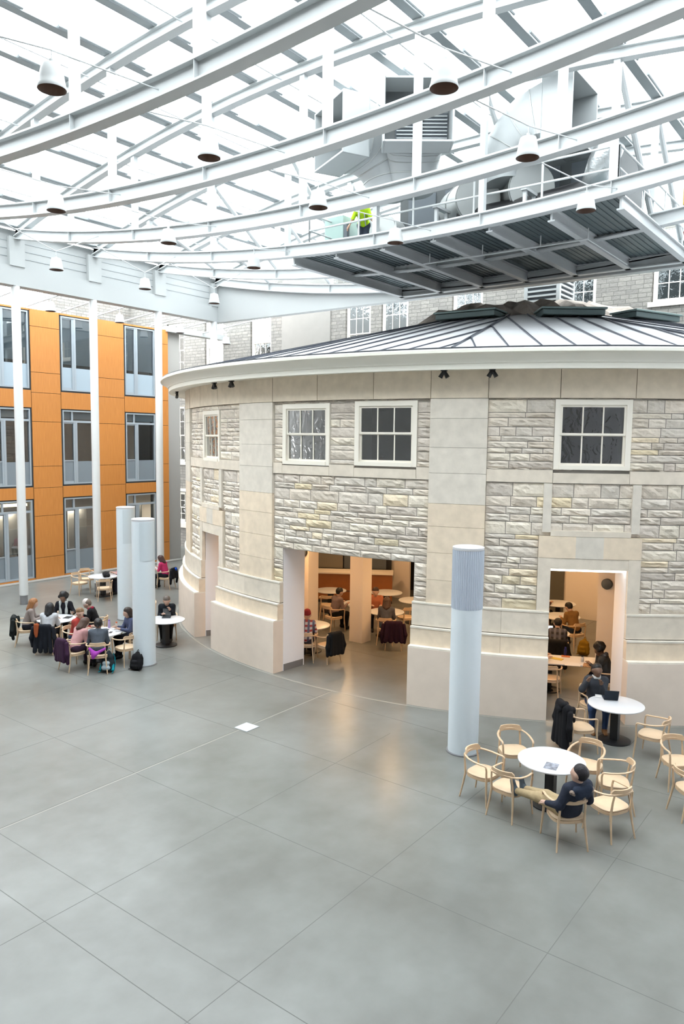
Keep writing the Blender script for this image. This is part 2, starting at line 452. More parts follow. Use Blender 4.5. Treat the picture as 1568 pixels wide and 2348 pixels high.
# surrounds of the narrow doorways
for (d0, d1, zt), (s0, s1, _, zs) in zip(((206.8, 214.3, 3.19), (154.95, 161.15, 3.14)), sur_holes):
    slab(sur, s0, d0, 11.99, 2.28, 3.42, PALE); slab(sur, d1, s1, 11.99, 2.28, 3.42, PALE)
    slab(sur, s0, s0 + (s1 - s0) * .36, 11.99, 3.42, zs, PEACH); slab(sur, s0 + (s1 - s0) * .36, s0 + (s1 - s0) * .63, 11.99, 3.42, zs, GREY)
    slab(sur, s0 + (s1 - s0) * .63, s1, 11.99, 3.42, zs, PEACH)
    slab(sur, d0, d1, 11.98, zt, 3.42, PALE)
    for k0, k1 in ((s0 + .3, s0 + 1.1), (s1 - 1.1, s1 - .3)): slab(sur, k0, k1, 11.99, zs + .08, 4.98, GREY)
    slab(sur, s0 + 1.1, s1 - 1.1, 11.99, zs, zs + .12, PALE)
# stepped base between the doorways
RUN = [(92.2, 154.95), (161.15, 175.05), (192.75, 206.8), (214.3, 271)]
for a0, a1 in RUN:
    for r1, z0, z1, col in ((12.235, 0, 1.30, None), (12.09, 1.33, 1.74, PEACH), (12.02, 1.76, 2.28, PALE)):
        if col is None:
            cut = arcs(a0, a1, 14)
            for p, q in zip(cut, cut[1:]):
                curved_box(base, p, q, 11.15 if False else 11.9, r1, z0, z1, 'basecap'); base.paint((.7, .7, .7))
                curved_box(base, p, q, 11.9, r1 - .004, z1, 1.335, 'ashlar'); base.paint((.76, .70, .61))
        else:
            cut = arcs(a0, a1, 7)
            for p, q in zip(cut, cut[1:]): slab(base, p, q, r1, z0, z1, col, g=.01)
            curved_box(base, a0, a1, 11.9, r1 + .012, z1 - .03, z1 + .005, 'ashlar'); base.paint((.70, .65, .57))
for bb, nm in ((rough, 'rock_faced_panel'), (pil, 'pilaster'), (fr, 'frieze'), (band, 'sill_course'), (sur, 'door_surround'), (base, 'stepped_base')):
    bb.build(nm, rot)
# grey kick plates on the door jambs
b = MB()
for d in (DOORA, DOORB, DOORC):
    for a, s in ((d[0], 1), (d[1], -1)): curved_box(b, min(a, a + s * .08), max(a, a + s * .08), 11.2, 11.88, 0, .17, 'kick')
b.build('jamb_kick_plate', rot)
b = MB(); curved_box(b, 206.9, 214.2, 11.68, 11.84, 3.13, 3.165, mat('strip_light', (1, .95, .85), .5, emit=(1, .93, .82), estr=3.)); tag(b.build('linear_light'), 'thin white light strip under the lintel of the narrow right doorway', 'light')
# pale line round the foot of the wall
b = MB(); curved_box(b, 120, 240, 12.27, 12.33, 0, .002, 'jointpale'); struct(b.build('trim_8'), 'thin pale line in the floor around the foot of the rotunda', 'floor line')

# gutter / cornice
def ring(b, prof, a0, a1, m, step=1.2, closed=False):
    A = arcs(a0, a1, step); n = len(prof)
    vs = [P(a, r, z) for a in A for r, z in prof]; fs = []
    for i in range(len(A) - 1):
        for k in range(n if closed else n - 1):
            l = (k + 1) % n; fs.append((i * n + k, i * n + l, (i + 1) * n + l, (i + 1) * n + k))
    b.add(vs, fs, m)
b = MB()
ring(b, [(11.9, 7.33), (12.44, 7.29), (12.5, 7.29), (12.5, 7.40), (12.53, 7.41), (12.54, 7.45), (12.60, 7.50), (12.66, 7.56), (12.68, 7.58), (12.74, 7.585), (12.76, 7.60), (12.765, 7.66), (12.74, 7.675), (12.55, 7.68), (12.5, 7.6)], A0, A1, 'creamtrim')
gut = struct(b.build('trim_1', smooth=True), 'cream moulded gutter running round the rotunda eave', 'gutter')

# roof
def zr(r): return 7.67 + .24 * (12.7 - r)
b = MB()
ring(b, [(12.72, 7.66), (12.7, 7.69), (9.5, zr(9.5)), (6.5, zr(6.5)), (3.6, zr(3.6)), (.1, zr(3.0))], A0, 276, 'zinc', 2.)
roof = struct(b.build('roof_rotunda', smooth=False), 'low grey zinc roof of the rotunda with standing seams', 'roof')
b = MB()
HALF = 13.37
for fc in (130.2, 156.9, 183.65, 210.4, 237.1, 263.8):
    t = -3.1
    while t < 3.11:
        d = abs(t) / math.tan(R(HALF)); d = max(d, 3.9)
        dm = math.sqrt(12.66 ** 2 - t * t)
        if d < dm - .2:
            pts = []
            for k in range(7):
                q = d + (dm - d) * k / 6; r = math.hypot(q, t); a = fc + math.degrees(math.atan2(t, q))
                if A0 < a < 276: pts.append(P(a, r, zr(r) + .025))
            if len(pts) > 1: b.tube(pts, .022, 'seam', 4)
        t += .64 if abs(t) > .01 else .64
    for a in (fc - HALF,):
        if A0 < a < 276: b.tube([P(a, r, zr(r) + .03) for r in (3.9, 6, 9, 12.66)], .03, 'seam', 4)
ring(b, [(12.69, 7.685), (12.72, 7.71), (12.60, 7.73)], A0, 276, 'seam')
b.build('standing_seam', roof)

# torn felt and skylight curbs on the crown
def rugged(b, a0, a1, r0, r1, m, hh=.25, seed=1):
    q = random.Random(seed); na, nr = 26, 7; vs = []
    for i in range(na + 1):
        for j in range(nr + 1):
            a = a0 + (a1 - a0) * i / na; r = r0 + (r1 - r0) * j / nr + (q.uniform(-.35, .35) if j == nr else 0)
            e = j in (0, nr) or i in (0, na)
            vs.append(P(a + q.uniform(-.6, .6), r, zr(max(r, 3)) + (.01 if e else hh * q.uniform(.2, 1.))))
    fs = [(i * (nr + 1) + j, i * (nr + 1) + j + 1, (i + 1) * (nr + 1) + j + 1, (i + 1) * (nr + 1) + j) for i in range(na) for j in range(nr)]
    b.add(vs, fs, m)
b = MB(); rugged(b, 150, 262, .6, 4.6, 'felt', .42, 4)
tag(b.build('roofing_felt'), 'torn brown roofing felt heaped over the crown of the rotunda roof', 'roofing felt')
def curb(a, r, L, lab):
    t = thing('skylight_curb', lab, 'skylight', P(a, r, zr(r) - .02), R(a), 'dark green skylight units on the rotunda roof')
    b = MB(); b.box((-.45, -L / 2, 0), (.45, L / 2, .16), 'curb'); b.build('curb', t, bevel=.02)
    b = MB(); b.box((-.5, -L / 2 - .05, .16), (.5, L / 2 + .05, .22), mat('skylight_lid_%d' % int(a), (.22, .30, .29), .35, .2)); b.build('lid', t, bevel=.02)
curb(216.5, 5.3, 1.75, 'dark green skylight unit on the near slope of the rotunda roof')
curb(184, 5.0, 1.9, 'dark green skylight unit left of the torn felt on the roof')
curb(246, 5.1, 1.9, 'dark green skylight unit at the right frame edge of the roof')

# small twin spotlights under the eave
def spot(a, lab):
    t = thing('eave_spotlight', lab, 'spotlight', P(a, 12.25, 7.31), R(a), 'small black spotlights under the rotunda eave')
    b = MB(); b.box((-.05, -.06, -.03), (.05, .06, 0), 'black'); b.box((-.012, -.012, -.07), (.012, .012, -.03), 'black'); b.build('bracket', t)
    for s in (-1, 1):
        b = MB(); T = Matrix.Translation((0, s * .045, -.1)) @ Matrix.Rotation(R(30 * s), 4, 'X')
        b.tube([T @ Vector((0, 0, .07)), T @ Vector((0, 0, -.07))], [.036, .048], 'black', 10); b.build('lamp_head', t)
for a, l in ((138.2, 'black twin spotlight under the eave at the far left curve'), (141.8, 'black twin spotlight second from the left end of the eave'),
             (162.6, 'black twin spotlight above the narrow left window'), (166.9, 'black twin spotlight above the left pilaster edge'),
             (195.9, 'black twin spotlight above the left side of the wide pilaster'), (200.6, 'black twin spotlight just right of the wide pilaster')): spot(a, l)

# ------------------------------------------------------------------ sash windows
WN = [0]
def sash_window(T, w, h, nx, up, lo, label, fm='cream', split=.5, gl='oldglass', fw=.10, parent=None):
    """T maps x=right, y=outward, z=up with the origin at the sill centre"""
    WN[0] += 1
    o = bpy.data.objects.new('window_%d' % WN[0], None); COL.objects.link(o); o.matrix_world = T; o.empty_display_size = .2
    tag(o, label, 'window', kind='structure')
    b = MB()
    b.box((-w / 2, -.06, 0), (-w / 2 + fw, .05, h), fm); b.box((w / 2 - fw, -.06, 0), (w / 2, .05, h), fm)
    b.box((-w / 2 + fw, -.06, h - fw), (w / 2 - fw, .05, h), fm); b.box((-w / 2 + fw, -.06, 0), (w / 2 - fw, .07, fw * .8), fm)
    b.build('window_frame', o)
    zm = fw * .8 + (h - 1.8 * fw) * split; x0, x1 = -w / 2 + fw, w / 2 - fw
    for nm, z0, z1, y, rows in (('upper_sash', zm, h - fw, -.0, up), ('lower_sash', fw * .8, zm + .03, -.035, lo)):
        b = MB(); s = .045
        b.box((x0, y - .02, z0), (x0 + s, y + .02, z1), fm); b.box((x1 - s, y - .02, z0), (x1, y + .02, z1), fm)
        b.box((x0 + s, y - .02, z1 - s), (x1 - s, y + .02, z1), fm); b.box((x0 + s, y - .02, z0), (x1 - s, y + .02, z0 + s), fm)
        for i in range(1, nx):
            x = x0 + s + (x1 - x0 - 2 * s) * i / nx; b.box((x - .014, y - .015, z0 + s), (x + .014, y + .015, z1 - s), fm)
        for j in range(1, rows):
            z = z0 + s + (z1 - z0 - 2 * s) * j / rows; b.box((x0 + s, y - .013, z - .014), (x1 - s, y + .013, z + .014), fm)
        sh = b.build(nm, o)
        b = MB(); b.quad([(x0 + s, y - .004, z0 + s), (x1 - s, y - .004, z0 + s), (x1 - s, y - .004, z1 - s), (x0 + s, y - .004, z1 - s)], gl)
        b.build('pane', sh)
    return o
wl = ['narrow six-pane sash window at the left curve of the rotunda', 'six-pane cream sash window, left of the pair over the wide doorway',
      'six-pane cream sash window, right of the pair over the wide doorway', 'six-pane cream sash window above the narrow right doorway',
      'sash window on the rotunda beyond the right frame edge', 'second sash window on the rotunda beyond the right frame edge']
for (a0, a1, z0, z1), l in zip(WIN, wl):
    am = (a0 + a1) / 2; w = 2 * 11.9 * math.sin(R((a1 - a0) / 2)); c = P(am, 11.90 * math.cos(R((a1 - a0) / 2)) + .0, z0)
    T = Matrix.Translation(c) @ Matrix.Rotation(R(am) - math.pi / 2, 4, 'Z')
    sash_window(T, w, z1 - z0, 3, 1, 1, l, fw=.11)
# behind the sash windows: dark floor and curved backing added so panes look dark
b = MB(); A = arcs(A0, A1, 4)
b.add([P(a, 11.15, 3.3) for a in A], [tuple(range(len(A)))], 'int_wall'); 
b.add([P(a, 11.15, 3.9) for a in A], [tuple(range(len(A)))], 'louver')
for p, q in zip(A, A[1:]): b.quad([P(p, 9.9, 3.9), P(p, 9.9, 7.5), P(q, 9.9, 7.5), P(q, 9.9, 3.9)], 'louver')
struct(b.build('ceiling_rotunda'), 'warm white ceiling of the dining room inside the rotunda, with added dark backing above', 'ceiling')

# ------------------------------------------------------------------ left block: honey wood panels and tall aluminium windows
XE = 23.4; OY = 28.0
cols = [(21.0, 22.62), (17.87, 19.53), (14.74, 16.44), (11.6, 13.3), (8.5, 10.2), (5.4, 7.1)]
rows = [(.12, 3.28), (3.86, 6.92), (7.72, 10.72)]
xs = sorted([3.0, XE] + [v for c in cols for v in c])
b = MB()
zc = sorted([0, 10.83] + [v for r in rows for v in r])
for i in range(len(xs) - 1):
    for j in range(len(zc) - 1):
        xm = (xs[i] + xs[i + 1]) / 2; zm = (zc[j] + zc[j + 1]) / 2
        if any(c[0] < xm < c[1] for c in cols) and any(r[0] < zm < r[1] for r in rows): continue
        b.box((xs[i], OY + .03, zc[j]), (xs[i + 1], OY + .4, zc[j + 1]), 'gasket')
wl_ = struct(b.build('wall_left'), 'three-storey wall clad in honey-coloured wood panels, far left', 'wall')
b = MB()
def pan(x0, x1, z0, z1): b.box((x0 + .008, OY, z0 + .008), (x1 - .008, OY + .03, z1 - .008), 'panel')
zj = [.04, .92, 2.62, 3.76, 4.63, 6.42, 7.57, 8.37, 10.16, 10.83]
for i in range(0, len(xs) - 1):
    xm = (xs[i] + xs[i + 1]) / 2
    if any(c[0] < xm < c[1] for c in cols):
        pan(xs[i] - .06, xs[i + 1] + .06, 0.04, .12)
        pan(xs[i] - .06, xs[i + 1] + .06, 3.32, 3.80); pan(xs[i] - .06, xs[i + 1] + .06, 6.96, 7.66); pan(xs[i] - .06, xs[i + 1] + .06, 10.75, 10.83)
    else:
        for z0, z1 in zip(zj, zj[1:]): pan(xs[i] + .07 * (i > 0), xs[i + 1] - .07 * (i < len(xs) - 2), z0, z1)
b.build('wood_panel', wl_)
b = MB(); b.box((3, OY - .35, 0), (XE + .5, OY, .05), mat('pale_plinth', (.42, .41, .38), .7)); b.build('plinth', wl_)
b = MB()
b.box((3, 31.5, 0), (XE, 31.6, 10.8), mat('dim_office_wall', (.16, .16, .17), .9))
for z in (3.4, 7.2): b.box((3, OY + .4, z), (XE, 31.5, z + .3), mat('office_slab_%d' % z, (.35, .34, .33), .9))
b.box((3, OY + .4, 10.75), (XE, 31.5, 10.85), 'white_wall'); b.box((XE - .1, OY + .4, 0), (XE, 31.5, 10.8), 'int_wall')
struct(b.build('wall_office'), 'dim office rooms behind the tall windows of the wood-clad block', 'wall')
# stair of light strip in the lowest left room
b = MB(); b.box((14.3, 29.2, 2.95), (16.9, 29.5, 3.05), mat('office_light', (1, .85, .55), .5, emit=(1, .80, .42), estr=5.))
tag(b.build('ceiling_light_strip'), 'glowing warm light strip inside the lowest left window', 'light')
for x0, x1, l in ((15.15, 16.3, 'left window'), (18.6, 19.5, 'middle window'), (21.7, 22.5, 'right window')):
    b = MB(); b.box((x0, 28.9, 1.05), (x1, 28.94, 2.78), mat('whiteboard_' + l[:2], (.80, .76, .70), .4, keep=True)); b.box((x0 - .02, 28.86, 1.02), (x1 + .02, 28.9, 1.05), 'winframe')
    tag(b.build('whiteboard'), 'white board inside the lowest %s of the wood-clad wall' % l, 'whiteboard', 'white boards in the ground-floor rooms')
rl = ['ground-floor', 'middle-floor', 'top-floor']; cl = ['right-hand', 'middle', 'left-hand', 'window beyond the left frame edge', 'second window beyond the left frame edge', 'third window beyond the left frame edge']
frost2 = mat('tinted_lower_pane', (.19, .22, .25), .35, keep=True)
frost = mat('frosted_lower_pane', (.34, .41, .47), .35, keep=True)
for ci, (x0, x1) in enumerate(cols):
    for ri, (z0, z1) in enumerate(rows):
        WN[0] += 1
        o = bpy.data.objects.new('window_%d' % WN[0], None); COL.objects.link(o); o.location = (x0, OY + .02, z0)
        tag(o, '%s %s aluminium window in the honey wood wall' % (cl[ci], rl[ri]), 'window', kind='structure')
        w = x1 - x0; h = z1 - z0; f = .055; m = 'winframe'; b = MB()
        b.box((0, -.01, 0), (f, .12, h), m); b.box((w - f, -.01, 0), (w, .12, h), m); b.box((f, -.01, 0), (w - f, .12, f), m); b.box((f, -.01, h - f), (w - f, .12, h), m)
        zt = h - f
        if ri < 2: zt = h - .50; b.box((f, 0, zt), (w - f, .1, zt + .09), m); b.box((.42, .02, zt + .09), (.5, .1, h - f), m)
        b.box((.58, 0, f), (.68, .11, zt), m)
        b.build('window_frame', o)
        b = MB(); g = .075
        b.box((f, .03, f), (f + .03, .10, zt), m); b.box((.58 - g, .01, f), (.58, .10, zt), m); b.box((f, .03, f), (.58, .10, f + g), m); b.box((f, .03, zt - .05), (.58, .10, zt), m)
        if ri < 2: b.box((f, .03, .95), (.58, .10, 1.0), m)
        cs = b.build('casement', o)
        b = MB(); b.quad([(f, .06, f), (w - f, .06, f), (w - f, .06, h - f), (f, .06, h - f)], 'glass'); b.build('pane', o)
        b = MB(); b.quad([(f, .05, f), (w - f, .05, f), (w - f, .05, .95), (f, .05, .95)], frost if ri == 2 else frost2); b.build('frosted_pane', o)
        if ri == 2 or ri == 1:
            b = MB(); b.box((f + .02, .10, h * (.36 if ri == 2 else .88)), (w - f, .12, h - f), mat('roller_blind_%d%d' % (ci, ri), (.58, .63, .67), .8, keep=True)); b.build('roller_blind', o)

# ------------------------------------------------------------------ grey stone wall behind (east side), with tall sash windows
SX = 27.0
fw_ = [(31.7, 4.59, 7.55), (31.7, 1.36, 2.95)] + [(y, 9.2, 11.9) for y in (31.7, 28.75, 25.5, 19.7, 17.8)] + [(y, 10.6, 13.1) for y in (14.4, 10.0, 6.75, 3.5)]
ys = sorted(set([-4, 36] + [y + s for y, _, _ in fw_ for s in (-.68, .68)])); zs = sorted(set([0, 13.3] + [v for _, a, c in fw_ for v in (a, c)]))
b = MB()
for i in range(len(ys) - 1):
    for j in range(len(zs) - 1):
        ym = (ys[i] + ys[i + 1]) / 2; zm = (zs[j] + zs[j + 1]) / 2
        if any(abs(ym - y) < .68 and z0 < zm < z1 for y, z0, z1 in fw_): continue
        b.box((SX, ys[i], zs[j]), (SX + .5, ys[i + 1], zs[j + 1]), 'farstone')
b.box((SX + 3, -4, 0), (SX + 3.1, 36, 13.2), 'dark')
wb = struct(b.build('wall_back'), 'tall grey coursed stone wall standing behind the rotunda', 'wall')
b = MB()
for y, z0, z1 in fw_:
    b.box((SX - .06, y - .78, z0 - .16), (SX + .02, y + .78, z0), 'cream')
for y0, y1 in ((20.9, 24.0),): b.box((SX - .05, 21.2, 0), (SX, 24.1, 13.3), mat('smooth_grey_pier', (.34, .32, .295), .85, var=.05, vscale=1.5))
b.box((SX - .06, 29.9, 3.0), (SX, 36, 3.15), 'cream'); b.box((SX - .1, 29.0, 1.05), (SX, 36, 1.3), 'basecap')
b.build('stone_trim', wb)
M['skyrefl'] = glassmat('reflective_window_glass', (.22, .30, .34), .30, .02, .2)
names = {31.7: 'far left behind the wood wall end', 28.75: 'second from the left', 25.5: 'third from the left', 19.7: 'left of the middle pair', 17.8: 'right of the middle pair',
         14.4: 'left of the louvred box', 10.0: 'partly behind the louvred box', 6.75: 'at the right frame edge', 3.5: 'beyond the right frame edge'}
for y, z0, z1 in fw_:
    T = Matrix.Translation((SX + .14, y, z0)) @ Matrix.Rotation(math.pi / 2, 4, 'Z')
    row = 'upper-storey' if z0 > 12 else ('tall' if z0 > 9 else ('lower' if z0 > 3 else 'ground-level'))
    sash_window(T, 1.3, z1 - z0, 3, 2, 2, '%s sash window in the grey stone wall, %s' % (row, names[y]), gl='skyrefl' if z0 > 8 else 'oldglass', fw=.08, split=.47)
b = MB(); b.box((23.42, 28.25, 0), (24.3, 28.9, 10.83), mat('pale_grey_pier', (.52, .50, .47), .8)); struct(b.build('trim_2'), 'pale grey pier closing the end of the wood-clad wall', 'pier')
b = MB(); b.box((22, 35.5, 0), (SX + .5, 36, 13.3), 'farstone'); struct(b.build('wall_far'), 'stone wall closing the narrow gap at the far left', 'wall')

b = MB(); b.box((-1.6, -7.3, 0), (SX + .5, -7, 15.0), 'white_wall'); b.box((4.0, -7, 14.75), (SX + .5, -1.2, 15.0), 'white_wall'); struct(b.build('wall_right'), 'white wall closing the court on the right, outside the picture, plus added shading roof', 'wall')  # out of view; opaque roof strip added to darken the foreground
b = MB(); b.box((-1.6, -7.3, 4.2), (-1.3, 36, 12.6), 'rearwall'); b.box((-1.6, -7.3, 3.9), (.5, 28, 4.2), 'rearwall'); b.box((.2, -7.3, 0), (.5, 28, 3.9), 'rearwall'); b.box((-1.6, -7.3, 12.6), (4.6, 28, 12.9), 'rearwall'); struct(b.build('wall_rear'), 'unseen grey wall closing the court behind the camera, with roof added as shade', 'wall')  # unseen enclosure; roof over the near end added to shade the floor
# louvred plant box at the stone wall
t = thing('louvred_plant_box', 'white louvred plant box standing behind the crown of the rotunda roof', 'plant box', (24.6, 10.05, 9.7))
b = MB(); b.box((-.6, -.55, 0), (.6, .55, 1.5), 'louver')
for x, y in ((-.6, -.55), (.6, -.55), (-.6, .55), (.6, .55)): b.box((x - .06, y - .06, -.25), (x + .06, y + .06, 1.55), 'steel')
b.box((-.68, -.63, 1.5), (.68, .63, 1.6), 'steel'); b.build('cabinet', t)
for k in range(9):
    b = MB(); z = .12 + k * .155
    b.box((-.66, -.5, z), (-.60, .5, z + .06), 'steel'); b.box((-.55, -.61, z), (.55, -.55, z + .06), 'steel'); b.build('louvre_blade', t)
# ------------------------------------------------------------------ white columns and fascia of the skylight
YF = 24.21
TX = [7.87, 10.87, 13.87, 16.86, 19.85, 22.85]
for x, l in zip(TX, ['beyond the left frame edge', 'second beyond the left frame edge', 'leftmost in the picture, beside the seated group', 'between two windows of the wood-clad wall', 'right end of the wood-clad wall', 'rising behind the rotunda eave']):
    t = thing('white_column', 'slender round white column, ' + l, 'column', (x, YF + .12, 0), 0, 'white columns under the skylight edge')
    b = MB(); b.lathe([(.145, .33), (.145, 10.82)], 'post', n=24); b.build('shaft', t, smooth=True)
    b = MB(); b.lathe([(.125, 0), (.125, .33)], 'kick', n=24); b.build('base_sleeve', t, smooth=True)
def u2(y): return ((y - 10.6) / 13.6) ** 2
def zt(y): return 12.52 + 1.78 * (1 - u2(y))
def zb(y): return 12.5 - 1.40 * (1 - u2(y))
YL = [YF - .05 - i * 1.55 for i in range(18)]   # node lines down to about y = -2.2
b = MB()
b.box((0, YF - .02, 10.82), (23.25, YF + .42, 11.45), 'fascia'); b.box((0, YF + .1, 11.45), (23.25, YF + .3, 12.62), 'fascia')
b.build  # built below
fs = struct(b.build('trim_3'), 'deep white fascia beam along the left edge of the skylight', 'fascia')
b = MB()
for x in TX:
    b.box((x - .27, YF - .06, 11.45), (x + .27, YF + .1, 12.38), 'fascia')
b.build('stub_pier', fs)
b = MB()
for k in range(3): b.box((0, YF + .085, 11.75 + k * .25), (23.2, YF + .1, 11.755 + k * .25), 'winframe')
b.build('panel_seam', fs)
b = MB(); ysw = [24.6 - i * .7 for i in range(40)]
secs = [[(22.95, y, 10.8), (23.28, y, 10.8), (23.28, y, zb(y) + .12 if y < 24.2 else 12.6), (22.95, y, zb(y) + .12 if y < 24.2 else 12.6)] for y in ysw]
b.sweep(secs, 'fascia'); struct(b.build('trim_4'), 'deep white fascia beam with a curved top crossing behind the plant platform', 'fascia')

# ------------------------------------------------------------------ roof trusses
def ibeam(b, path, h=.32, w=.24, tf=.035, tw=.05, m='steel', side=(1, 0, 0)):
    """path points are the centre of the section; side = horizontal width direction"""
    s = Vector(side)
    for (z0, z1, ww) in ((-h / 2, -h / 2 + tf, w), (h / 2 - tf, h / 2, w), (-h / 2 + tf, h / 2 - tf, tw)):
        secs = []
        for p in path:
            p = Vector(p); q = s * ww / 2
            secs.append([p - q + Vector((0, 0, z0)), p + q + Vector((0, 0, z0)), p + q + Vector((0, 0, z1)), p - q + Vector((0, 0, z1))])
        b.sweep(secs, m)
posts = [i for i in range(18) if i % 2 == 0 and i > 0]
tl = ['nearest white lens truss crossing the top left corner', 'second white lens truss from the camera', 'third white lens truss from the camera',
      'fourth white lens truss, carrying the front edge of the plant platform', 'fifth white lens truss over the middle of the plant platform', 'farthest white lens truss above the back fascia']
for x, l in zip(TX, tl):
    t = thing('roof_truss', l, 'truss', (x, 10.6, 10.8), 0, 'white lens trusses under the skylight')
    def L(y, z): return (0, y - 10.6, z - 10.8)
    ys_ = [24.2 - i * .775 for i in range(36)]
    b = MB(); ibeam(b, [L(y, zt(y)) for y in ys_], h=.26, w=.22); b.build('top_chord', t)
    b = MB(); ibeam(b, [L(y, zb(y)) for y in ys_], h=.34, w=.25)
    for i in range(2, 18, 2):
        y = YL[i]; b.box((-.115, y - 10.6 - .006, zb(y) - 10.8 - .14), (.115, y - 10.6 + .006, zb(y) - 10.8 + .14), 'steel')
    b.build('bottom_chord', t)
    for i in posts:
        y = YL[i]
        if zt(y) - zb(y) < .5: continue
        b = MB(); b.box((-.07, y - 10.6 - .07, zb(y) - 10.8 + .15), (.07, y - 10.6 + .07, zt(y) - 10.8 - .12), 'steel'); b.build('post', t)
# purlins / glazing bars
ORD = ['first', 'second', 'third', 'fourth', 'fifth', 'sixth', 'seventh', 'eighth', 'ninth', 'tenth', 'eleventh', 'twelfth', 'thirteenth', 'fourteenth', 'fifteenth', 'sixteenth', 'seventeenth', 'eighteenth']
pl = 0
for i, y in enumerate(YL):
    z = zt(min(y, 24.2)) + .13
    t = thing('skylight_purlin', ORD[i] + ' aluminium glazing bar of the skylight, counted from the left fascia', 'glazing bar', (3.2, y, z), 0, 'skylight glazing bars')
    b = MB(); b.box((0, -.11, .0), (19.9, .11, .15), 'alu'); b.box((0, -.025, .13), (19.9, .025, .24), 'alu'); b.build('bar', t)
    b = MB(); b.box((0, .11, .07), (19.9, .135, .16), 'gasket'); b.build('gasket', t)
    b = MB()
    for k in range(7): 
        x0 = .3 + k * 2.99; b.tube([(x0, -.16, .03), (x0 + 2.2, -.16, .03)], .032, 'alu', 8)
    b.build('blind_tube', t)
# thin sprinkler pipes between the bars
for k, y in enumerate((21.8, 18.6, 15.6, 12.4, 9.3)):
    b = MB(); z = zt(y) - .05
    b.tube([(3.2, y, z), (22.8, y, z)], .018, 'steel', 6)
    for q in range(6): b.tube([(5 + q * 3, y, z), (5 + q * 3, y, z + .3)], .01, 'steel', 5)
    tag(b.build('sprinkler_pipe'), ORD[k] + ' thin sprinkler pipe below the skylight, counted from the left fascia', 'pipe', 'sprinkler pipes under the skylight')
# diagonal braces between the far trusses
for i in (2, 4, 6, 10, 12):
    y = YL[i]
    for xa, xb in ((16.86, 19.85), (19.85, 22.85)):
        b = MB(); b.tube([(xa, y, zt(y) - .1), (xb, y, zb(y) + .15)], .07, 'steel', 8)
        tag(b.build('diagonal_brace', smooth=True), 'white diagonal brace %s, %s truss line from the left fascia' % ('over the front of the platform' if xa < 17 else 'over the back of the platform', ORD[i // 2 - 1]), 'brace', 'diagonal braces between trusses')
# glass sheets
b = MB(); vs = []; fsx = []
yy = [24.5] + YL[1:] + [-4., -7.] ; n = len(yy)
for y in yy: vs += [(-4.2, y, zt(min(y, 24.2)) + .33), (23.2, y, zt(min(y, 24.2)) + .33)]
for i in range(n - 1): fsx.append((2 * i, 2 * i + 1, 2 * i + 3, 2 * i + 2))
b.add(vs, fsx, 'skyglass')
struct(b.build('ceiling'), 'bright glass skylight with fine horizontal frit lines', 'skylight')
# clerestory over the back fascia
b = MB(); n = 34; ya = [24.2 - i * .79 for i in range(n)]
vs = []; fsx = []
for y in ya: vs += [(23.15, y, zb(y) + .12), (23.15, y, zt(y) + .3)]
for i in range(n - 1): fsx.append((2 * i, 2 * i + 2, 2 * i + 3, 2 * i + 1))
b.add(vs, fsx, 'skyglass'); struct(b.build('window_90'), 'glazed clerestory above the back fascia', 'window')
# lower glass roofs outside the fascia
b = MB(); b.quad([(0, YF + .42, 11.3), (SX, YF + .42, 11.3), (SX, 28.1, 10.98), (0, 28.1, 10.98)], 'skyglass')
b.quad([(23.28, -3, 11.95 + .6), (SX, -3, 11.95 + .6), (SX, 24.6, 12.5), (23.28, 24.6, 12.5)], 'skyglass')
b.quad([(23.4, 28.1, 10.98), (SX, 28.1, 10.98), (SX, 36, 12.4), (23.4, 36, 12.4)], 'skyglass')
struct(b.build('ceiling_lower'), 'lower glass roof between the fascia and the wood-clad wall', 'skylight')
for k, x in enumerate([1.5 + 1.5 * i for i in range(17)]):
    b = MB(); b.tube([(x, YF + .42, 11.24), (x, 28.1, 10.92)], .035, 'steel', 6)
    tag(b.build('lower_roof_bar'), ORD[k] + ' thin bar under the lower glass roof, counted from the left', 'glazing bar', 'bars of the lower glass roof')
b = MB(); b.box((23.28, 27.9, 10.75), (SX, 28.3, 11.0), 'fascia'); struct(b.build('trim_5'), 'white edge beam over the gap beside the wood-clad wall', 'beam')

